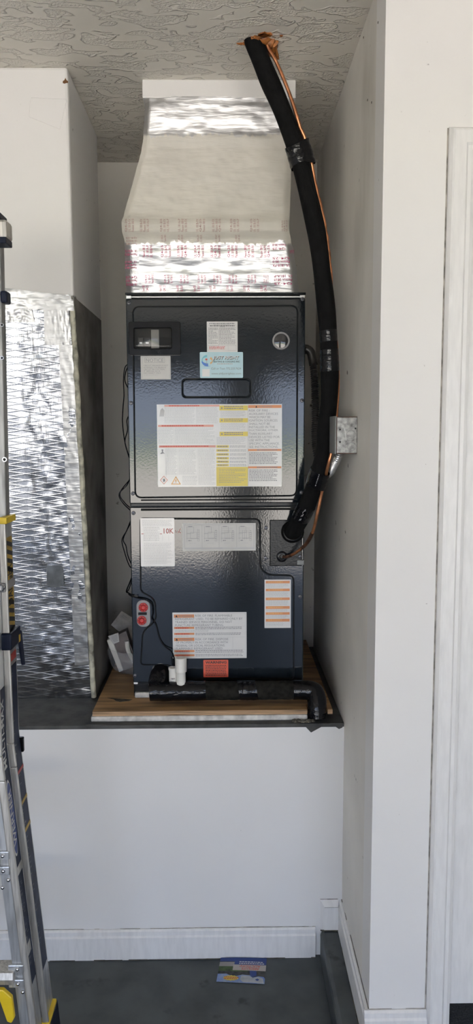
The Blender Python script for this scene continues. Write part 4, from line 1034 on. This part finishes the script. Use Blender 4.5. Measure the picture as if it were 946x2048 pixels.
# bulky taped turn towards the cabinet
el = cat_rom([(X(345), YP, zc_), (X(322), YP + .002, zc_), (X(315), YP + .02, zc_ + .012), (X(316), YP + .045, zc_ + .03), (X(318), YC + .002, zc_ + .036)], 8)
MB().tube(el, lambda t: rp + .002, 22).build('taped_turn', 'black_tape', dr, smooth=True)
mb = MB(); pt = [at(x, 1384.5, Y=YP - .0292) for x in (588, 626)]
for k in range(9):
    x = pt[0].x + (pt[1].x - pt[0].x)*k/9; mb.box(x, x + .0035*random.uniform(.4, 1), YP - .0312, YP - .0290, zc_ + .006, zc_ + .0085)
mb.build('pipe_print', 'print_grey', dr)['kind'] = 'stuff'
# white clean-out stub
p = at(362, 1362, Y=YP)
st = MB().lathe((p.x, YP, zc_ + rp - .010), (0, 0, 1), [(0, .0175), (.008, .0175), (.010, .0145), (.040, .0140), (.044, .0170), (.044, .0175), (.084, .0178), (.087, .016), (.087, 0)], 28).build('cleanout_stub', 'pvc', dr, smooth=True)
p = at(345.5, 1358, Y=YP)
fs_ = MB().lathe((p.x, YP + .008, zc_ + rp - .012), (0, 0, 1), [(0, .0125), (.004, .0125), (.005, .0120), (.046, .0120), (.050, .0135), (.056, .0135), (.056, .011), (.050, .010), (.050, 0)], 24).build('float_switch', 'pvc', dr, smooth=True)
mb = MB()
zz = zc_ + rp - .012
for k in range(4):
    z = zz + .012 + (k % 2)*.009
    for a0 in ((-120, -104, -94, -80)[k:k+1] if False else (-125 + 12*k, -105 + 12*k)):
        aa = R(a0); bb = R(a0 + 9); r_ = .0123
        mb.add([(p.x + r_*math.cos(aa), YP + .008 + r_*math.sin(aa), z), (p.x + r_*math.cos(bb), YP + .008 + r_*math.sin(bb), z), (p.x + r_*math.cos(bb), YP + .008 + r_*math.sin(bb), z + .005), (p.x + r_*math.cos(aa), YP + .008 + r_*math.sin(aa), z + .005)], [(0, 1, 2, 3)])
mb.build('switch_print', 'ink_black', fs_)['kind'] = 'stuff'

# ------------------------------------------------------------------ things left beside the unit on the plywood
def slab(c4, th, nrm):
    """box from four corners (bl, br, tr, tl) extruded along -nrm"""
    n = Vector(nrm).normalized()*th
    return MB().hexa([c4[0], c4[1], c4[1]+n, c4[0]+n, c4[3], c4[2], c4[2]+n, c4[3]+n])
bk = [at(244, 1283, Y=2.60), at(284, 1300, Y=2.60), at(284, 1245, Y=2.64), at(245, 1222, Y=2.64)]
bk = [at(222, 1250, Y=2.635), at(268, 1287, Y=2.615), at(290, 1250, Y=2.66), at(243, 1222, Y=2.69)]
for v in bk: v.x = min(v.x, xl - .002)
t = tag(slab(bk, .012, (0, .6, -.3)).build('instruction_booklet', 'cardboard'), 'grey instruction booklet leaning behind the plastic bag', 'booklet')
mb = MB()
for k in range(7):
    a = bk[3].lerp(bk[0], .15 + k*.09); b = bk[2].lerp(bk[1], .15 + k*.09)
    p0 = a.lerp(b, .12); p1 = a.lerp(b, .55 if k % 3 else .4); u = (bk[0]-bk[3]).normalized()*.0012; o_ = Vector((0, -.0009, .0006))
    mb.add([p0+o_, p1+o_, p1+o_+u, p0+o_+u], [(0, 1, 2, 3)])
mb.build('text_line', 'ink_grey', t)['kind'] = 'stuff'
dv = thing('boxed_device', at(235, 1345, Y=2.555), 'brown device with white side rails lying in a clear plastic bag', 'device')
f = [at(244, 1343, Y=2.553), at(274, 1331, Y=2.553), at(252, 1262, Y=2.562), at(214, 1280, Y=2.562)]
slab(f, .045, (0, 1, 0)).build('body', 'device_brown', dv)
r1 = [at(238, 1345, Y=2.547), at(247, 1341, Y=2.547), at(223, 1276, Y=2.556), at(213, 1281, Y=2.556)]
slab(r1, .03, (0, 1, 0)).build('side_rail', 'pvc', dv, bevel=.003)
r2 = cat_rom([at(254, 1282, Y=2.557), at(256, 1298, Y=2.555), at(262, 1312, Y=2.553), at(269, 1323, Y=2.552)], 5)
MB().tube(r2, .0085, 8).build('side_rail', 'pvc', dv, smooth=True)
lb = [at(227, 1289, Y=2.556), at(239, 1284, Y=2.556), at(237, 1266, Y=2.558), at(216, 1273, Y=2.558)]
o_ = Vector((0, -.004, .002))
lab = MB().add([p + o_ for p in lb], [(0, 1, 2, 3)]).build('paper_tag', 'paper', dv)
mb = MB()
for k in range(5):
    a = lb[3].lerp(lb[0], .2 + k*.14) + o_*1.3; b = lb[2].lerp(lb[1], .2 + k*.14) + o_*1.3; u = Vector((0, 0, -.0012))
    mb.add([a.lerp(b, .25), a.lerp(b, .85), a.lerp(b, .85)+u, a.lerp(b, .25)+u], [(0, 1, 2, 3)])
mb.build('text_line', 'ink_grey', lab)['kind'] = 'stuff'
# clear plastic bag: a slumped open sack round the device
bb0 = at(232, 1348, Z=ZPL); bx, by = xl - .012, 2.515
def bag(u, v):
    a = math.pi*(0.92 + 1.05*u)            # a slumped open sack, flaring upwards round the foot of the device
    r = .118*(.76 + .24*math.sqrt(v))
    z = ZPL + .0008 + .082*v*(.75 + .45*(1-u))
    w = .007*noise.noise((u*7, v*4, 3)) + .004*noise.noise((u*19, v*9, 7))
    x = bx + (r + w)*math.cos(a)
    return (max(min(x, xl - .002), XF + .003), 2.603 + (r*.86 + w)*math.sin(a), max(z + .006*noise.noise((u*9, v*5, 1))*v, ZPL + .0005))
MBg = MB().grid(60, 26, bag)
tag(MBg.build('plastic_bag', 'bag_plastic', None, smooth=True, fix=False), 'crumpled clear plastic bag on the plywood beside the air handler', 'bag')
mb = MB()
P = [Vector(bag(k/50, .02)) + Vector((0, -.002, .003)) for k in range(51)]
# ------------------------------------------------------------------ flyer on the floor
fl_c = [at(441.5, 1906, Z=.006), at(533, 1910, Z=.002), at(529, 1968.5, Z=.0012), at(432.6, 1963.5, Z=.0012)]
for p in fl_c[:2]: p.y = min(p.y, YL - .016)
def fly(u, v, h=0):
    p = (fl_c[0]*(1-u) + fl_c[1]*u)*(1-v) + (fl_c[3]*(1-u) + fl_c[2]*u)*v
    return Vector((p.x, p.y, p.z + .0015*math.sin(u*3.1)*(1-v) + h))
flyer = thing('auction_flyer', (fl_c[3].x, fl_c[3].y, 0), 'colourful auction flyer lying upside down on the grey floor', 'flyer')
mb = MB(); g = MB().grid(12, 8, lambda u, v: fly(u, v)); MB().grid(12, 8, lambda u, v: fly(u, v, 0)).build('sheet', 'flyer_dark', flyer)
def fpatch(name, pts, m, h, parent=flyer):
    return MB().add([fly(u, v, h) for u, v in pts], [tuple(range(len(pts)))]).build(name, m, parent)
def fgrid(name, u0, v0, u1, v1, m, h): return MB().grid(8, 3, lambda a, b: fly(u0 + (u1-u0)*a, v0 + (v1-v0)*b, h)).build(name, m, flyer)
fgrid('printed_sky', 0, 0, 1, .16, 'flyer_blue', .0004); fgrid('printed_road', .0, .18, .34, .36, 'flyer_grey', .0004); fgrid('printed_grass', 0, .36, .62, .56, 'flyer_green', .0004)
fgrid('headline_band', .32, .14, 1, .30, 'flyer_blue', .0006); fgrid('headline_panel', .30, .29, 1, .52, 'flyer_panel', .0007)
fpatch('printed_water', [(0, .68), (.18, .66), (.28, .74), (.40, .74), (.52, .68), (.68, .70), (.74, .78), (.86, .72), (.97, .74), (1, .8), (1, 1), (0, 1)], 'flyer_sky', .0004)
fpatch('printed_cloud', [(.5, .74), (.66, .72), (.75, .80), (.86, .75), (.96, .80), (.98, .98), (.55, .97), (.48, .86)], 'flyer_cloud', .0006)
fpatch('printed_pond', [(.66, .50), (.80, .50), (.82, .70), (.74, .76), (.68, .70)], 'flyer_blue', .0005); fpatch('printed_bird', [(.80, .84), (.84, .81), (.88, .84), (.86, .90), (.82, .89)], 'flyer_blue', .0008)
star = []
for k in range(28):
    a = 2*math.pi*k/28; r = 1 if k % 2 else .82; star.append((.29 + .175*r*math.cos(a), .83 + .11*r*math.sin(a)))
fpatch('starburst', star, 'flyer_yellow', .0008)
def ftext(name, body, u0, v0, u1, v1, m, bold=.01):
    vs, fs = text_geo(body, bold)                 # turned upside down, as the sheet lies
    return MB().add([fly(u1 + (u0-u1)*a, v0 + (v1-v0)*b, .0011) for a, b in vs], fs).build(name, m, flyer, fix=False)
ftext('headline', 'ABSOLUTE', .48, .41, .86, .50, 'ink_red'); ftext('headline', 'AUCTION!', .44, .31, .88, .40, 'ink_red')
ftext('starburst_text', 'ONLINE BIDDING', .15, .76, .43, .81, 'ink_red', 0) if False else None
mb = MB()
for v in (.79, .85):
    u = .15
    while u < .42:
        w = random.uniform(.02, .05); mb.add([fly(a, b, .0012) for a, b in ((u, v), (u+w, v), (u+w, v+.03), (u, v+.03))], [(0, 1, 2, 3)]); u += w + .01
mb.build('starburst_print', 'ink_red', flyer)['kind'] = 'stuff'
mb = MB()
for v in (.17, .235):
    u = .42
    while u < .92:
        w = random.uniform(.02, .06); mb.add([fly(a, b, .0012) for a, b in ((u, v), (u+w, v), (u+w, v+.028), (u, v+.028))], [(0, 1, 2, 3)]); u += w + .012
mb.build('band_print', 'white_print', flyer)['kind'] = 'stuff'

# ------------------------------------------------------------------ ladder on the left
ld = thing('multi_position_ladder', (-.7, 1.76, 0), 'folded aluminium multi position ladder with navy and yellow safety labels', 'ladder')
ZBEND = .861; FLARE = .084; LX = .012
def atl(*k, **w): return at(*k, **w) - Vector((LX, 0, 0))
def sh(z, sgn=1): return sgn*FLARE*max(0, ZBEND - z)
def strip(x0, x1, y0, y1, z0, z1, sgn=1, off=0):
    """rail piece that follows the bend of the rail; sgn -1 mirrors it for the other rail"""
    mb = MB(); zs = sorted({z0, z1} | ({ZBEND} if z0 < ZBEND < z1 else set()) | ({ZBEND - .06} if z0 < ZBEND - .06 < z1 else set()))
    for a, b in zip(zs, zs[1:]):
        sa = sh(a); sb = sh(b)
        q = [(x0+sa, y0, a), (x1+sa, y0, a), (x1+sa, y1, a), (x0+sa, y1, a), (x0+sb, y0, b), (x1+sb, y0, b), (x1+sb, y1, b), (x0+sb, y1, b)]
        if sgn < 0: q = [(2*XM - v[0], v[1], v[2]) for v in q]
        mb.hexa(q)
    return mb
XM = -.80
ZT = 1.405                                  # top of the outer rails
YA, YB2, YC2 = 1.690, 1.762, 1.836
for sgn in (1, -1):
    strip(-.579, -.557, YA, YA + .004, .045, ZT, sgn).build('front_rail', 'aluminium', ld)
    strip(-.557, -.540, YA - .002, YA + .010, .045, ZT, sgn).build('front_flange', 'aluminium_edge', ld, bevel=.003)
    strip(-.553, -.550, YA + .01, YB2, .045, ZT, sgn).build('rail_web', 'aluminium', ld)
    strip(-.550, -.533, YB2, YB2 + .009, .10, ZT, sgn).build('middle_flange', 'aluminium_edge', ld, bevel=.003)
    strip(-.545, -.541, YB2 + .009, YC2, .10, ZT, sgn).build('rear_web', 'aluminium', ld)
    strip(-.556, -.541, YC2, YC2 + .006, .10, ZT, sgn).build('rear_flange', 'aluminium_edge', ld)
    strip(-.585, -.538, YA - .003, YB2 - .006, 0.0, .048, sgn).build('rubber_foot', 'black_plastic', ld, bevel=.004)
    strip(-.560, -.530, YB2 - .005, YC2 + .014, 0.0, .116, sgn).build('rubber_foot', 'navy_plastic', ld, bevel=.004)
    strip(-.556, -.531, YB2 - .002, YC2 + .008, .112, .122, sgn).build('foot_band', 'yellow_plastic', ld, bevel=.002)
    strip(-.548, -.529, YB2 - .002, YC2 + .004, ZT - .004, ZT + .012, sgn).build('rail_cap', 'yellow_plastic', ld, bevel=.002)
    # inner fly section
    zi = atl(8, 455, Y=1.78).z
    mb = MB(); q = [(-.62, 1.795, ZT - .01), (-.540, 1.795, ZT - .01), (-.540, 1.828, ZT - .01), (-.62, 1.828, ZT - .01), (-.62, 1.795, zi), (-.529, 1.795, zi), (-.529, 1.828, zi), (-.62, 1.828, zi)]
    if sgn < 0: q = [(2*XM - v[0], v[1], v[2]) for v in q]
    mb.hexa(q).build('inner_rail', 'aluminium_dull', ld, bevel=.003)
# slots in the inner rail
for x, y, rx, rz in ((9, 919, .0055, .010), (4, 650, .004, .006), (4, 716, .004, .006)):
    p = atl(x, y, Y=1.7945)
    MB().lathe((p.x, 1.7952, p.z), (0, -1, 0), [(0, rx), (.0012, rx), (.0012, rx*.7), (-.0005, rx*.6)], 18).build('lock_eyelet', 'steel_rivet', ld)
    MB().disc_y(p.x, 1.7942, p.z, rx*.65).build('lock_hole', 'black_gap', ld)
# hinge cap at the top
a = atl(-20, 488, Y=1.76); b = atl(15, 440, Y=1.76)
MB().box(a.x, b.x, 1.752, 1.80, a.z + .012, b.z).build('hinge_cover', 'aluminium_edge', ld, bevel=.006)
MB().box(a.x, b.x - .002, 1.750, 1.80, a.z, a.z + .014).build('hinge_band', 'navy_plastic', ld, bevel=.002)
MB().box(a.x, b.x - .012, 1.748, 1.80, b.z, b.z + .014).build('hinge_band', 'navy_plastic', ld, bevel=.002)
a = atl(2, 606, Y=1.772); b = atl(15, 582, Y=1.772)
MB().box(a.x, b.x, 1.765, 1.80, a.z, b.z).build('stop_block', 'navy_plastic', ld, bevel=.004)
# labels on the webs (facing the room's right)
def weblabel(name, Xw, y0, y1, za, zb_, m, t=.0012, parent=ld):
    return strip(Xw, Xw + t, y0, y1, za, zb_).build(name, m, parent)
def zrow(y, Y): return at(20, y, Y=Y).z
YW1 = (YA + .012, YB2 - .001); YW2 = (YB2 + .010, YC2 - .001)
ym1 = sum(YW1)/2; ym2 = sum(YW2)/2
n1 = weblabel('navy_label', -.5503, *YW1, zrow(1965, ym1), zrow(1380, ym1), 'navy_label')
n2 = weblabel('navy_label', -.5413, *YW2, zrow(1935, ym2), zrow(1330, ym2), 'navy_label')
d1 = weblabel('danger_label', -.5413, *YW2, zrow(1268, ym2), zrow(1075, ym2), 'yellow_label')
mb = MB()                                    # black hazard stripes
Xd = -.5395
def stripe(z, h=.011, sl=.016):
    y0, y1 = YW2; MB().add([(Xd, y0, z), (Xd, y1, z - sl), (Xd, y1, z - sl + h), (Xd, y0, z + h)], [(0, 1, 2, 3)]).build('hazard_stripe', 'ink_black', d1)
za = zrow(1268, ym2); zb_ = zrow(1075, ym2)
for k in range(4): stripe(za + .020 + k*.021)
for k in range(4): stripe(zb_ - .012 - k*.021)
def webtext(name, body, Xw, y0, y1, za, zb_, m, parent, bold=.01):
    vs, fs = text_geo(body, bold)               # reads upwards along the rail
    return MB().add([(Xw + sh(za + (zb_-za)*u), y1 + (y0-y1)*v, za + (zb_-za)*u) for u, v in vs], fs).build(name, m, parent, fix=False)
webtext('danger_text', 'DANGER', Xd, YW2[0] + .010, YW2[1] - .008, zrow(1210, ym2), zrow(1128, ym2), 'ink_black', d1, .02)
weblabel('red_patch', -.5409, *YW2, zrow(1321, ym2), zrow(1306, ym2), 'red_label')
for k, y in enumerate((1541, 1601, 1655)):
    weblabel('colour_band', -.5399, *YW2, zrow(y + 3, ym2), zrow(y - 3, ym2), 'red_label' if k == 0 else 'yellow_label')
# oval emblem with the maker's lettering
za, zb_ = zrow(1712, ym1), zrow(1560, ym1); mb = MB(); mo = MB(); n = 40
for kk, (bld, s_, off) in enumerate(((mo, 1.0, .0006), (mb, .93, .0012))):
    v = []
    for k in range(n):
        a = 2*math.pi*k/n; z = (za+zb_)/2 + (zb_-za)/2*math.sin(a)*s_; y = ym1 + .022*math.cos(a)*s_; v.append((-.5491 + off + sh(z), y, z))
    bld.add(v, [tuple(range(n))])
ov = mo.build('oval_emblem', 'white_print', n1); mb.build('emblem_fill', 'oval_blue', n1)
webtext('maker_text', 'WERNER', -.5475, ym1 - .011, ym1 + .011, zrow(1690, ym1), zrow(1580, ym1), 'white_print', n1, .02)
webtext('model_text', 'MULTI-MAX', -.5484, ym1 - .010, ym1 + .012, zrow(1538, ym1), zrow(1400, ym1), 'white_print', n1, .02)
weblabel('plain_tag', -.5493, *YW1, zrow(1748, ym1), zrow(1732, ym1), 'aluminium_edge', .0006)
weblabel('plain_tag', -.5493, YW1[0] + .004, YW1[1] - .012, zrow(1908, ym1), zrow(1886, ym1), 'aluminium_edge', .0006)
mb = MB()
for k in range(46):
    z = random.uniform(zrow(1930, ym1), zrow(1760, ym1)); y = YW1[0] + .006 + random.random()*.03; w = random.uniform(.006, .012)
    mb.add([(-.5489 + sh(z), y, z), (-.5489 + sh(z), y + w, z), (-.5489 + sh(z+.0012), y + w, z + .0012), (-.5489 + sh(z+.0012), y, z + .0012)], [(0, 1, 2, 3)])
mb.build('label_print', 'ink_grey', n1)['kind'] = 'stuff'
mb = MB()
for k in range(70):
    z = random.uniform(zrow(1900, ym2), zrow(1340, ym2)); y = YW2[0] + .004 + random.random()*.02; w = random.uniform(.005, .012)
    mb.add([(-.5398 + sh(z), y, z), (-.5398 + sh(z), y + w, z), (-.5398 + sh(z+.0012), y + w, z + .0012), (-.5398 + sh(z+.0012), y, z + .0012)], [(0, 1, 2, 3)])
mb.build('label_print', 'ink_grey', n2)['kind'] = 'stuff'
# locking clamps round the rails
for y, hh, x1_, m in ((1283, 17, -.527, 'navy_plastic'), (1175, 9, -.536, 'grommet_grey')):
    z = zrow(y, YB2); h = hh/1500*1.83
    MB().box(-.60, x1_, YB2 - .008, YC2 + .004, z - h, z + h).build('lock_clamp', m, ld, bevel=.004)
p = atl(4, 1175, Y=YB2 - .01); MB().lathe((p.x, YB2 - .008, p.z), (0, -1, 0), [(0, .008), (.006, .008), (.008, .006), (.008, 0)], 16).build('clamp_bolt', 'steel_rivet', ld)
p = atl(28, 1273, Y=YC2); MB().box(-.527, -.5262, YC2 - .016, YC2 - .004, p.z - .010, p.z + .008).build('clamp_mark', 'yellow_label', ld)
z0_, z1_ = zrow(1332, YC2), zrow(1262, YC2)
MB().hexa([(-.530, YC2 + .004, z0_), (-.520, YC2 + .004, z0_), (-.520, YC2 + .012, z0_), (-.530, YC2 + .012, z0_), (-.540, YC2 + .004, z1_), (-.526, YC2 + .004, z1_), (-.526, YC2 + .012, z1_), (-.540, YC2 + .012, z1_)]).build('lock_lever', 'navy_plastic', ld, bevel=.003)
z0_, z1_ = zrow(1490, YC2), zrow(1476, YC2)
MB().box(-.545, -.530, YC2, YC2 + .012, z0_ - .02, z1_).build('bump_stop', 'black_plastic', ld, bevel=.003)
# rungs with riveted gussets
rv = None
for zr in (atl(10, 1950, Y=YA).z, atl(10, 1950, Y=YA).z + .29, atl(10, 1950, Y=YA).z + .58, atl(10, 1950, Y=YA).z + .87):
    s_ = sh(zr)
    prof = [(YA - .014, zr - .016), (YA - .018, zr), (YA - .014, zr + .016), (YA + .030, zr + .018), (YA + .030, zr - .018)]
    MB().prism_x(prof, 2*XM + .575 - s_, -.575 + s_).build('rung', 'aluminium_edge', ld, bevel=.002)
    for sgn in (1, -1):
        xg0, xg1 = (-.590 + s_, -.553 + s_) if sgn > 0 else (2*XM + .553 - s_, 2*XM + .590 - s_)
        for dz in (.019, -.019):
            gs = MB().box(xg0, xg1, YA - .0065, YA - .001, zr + dz - .010, zr + dz + .010).build('rung_gusset', 'aluminium', ld, bevel=.0015)
            loc = ((xg0+xg1)/2 + .004*sgn, YA - .0065, zr + dz)
            if rv is None:
                rv = MB().lathe((0, 0, 0), (0, -1, 0), [(0, .0048), (.0015, .0045), (.003, .003), (.0034, 0)], 14).build('rivet', 'steel_rivet', None, smooth=True)
                rv.location = loc; par(rv, ld)
            else: dup(rv, loc, ld)
    for dz in (-.045,):
        dup(rv, (-.562 + sh(zr + dz), YA - .0004, zr + dz), ld)
for x, y in ((5, 1775),):
    p = atl(x, y, Y=YA); dup(rv, (p.x, YA - .0004, p.z), ld)
# yellow lock lever by the foot
q = [atl(x, y, Y=YA - .012) for x, y in ((-6, 1974), (8, 1974), (26, 1990), (31, 2030), (25, 2041), (16, 2038), (2, 1998))]
MB().prism_y([(p.x, p.z) for p in reversed(q)], YA - .022, YA - .010).build('foot_lever', 'yellow_plastic', ld, bevel=.003)

ld.location.x += LX
bpy.data.objects.remove(_to)
bpy.data.curves.remove(_tc)
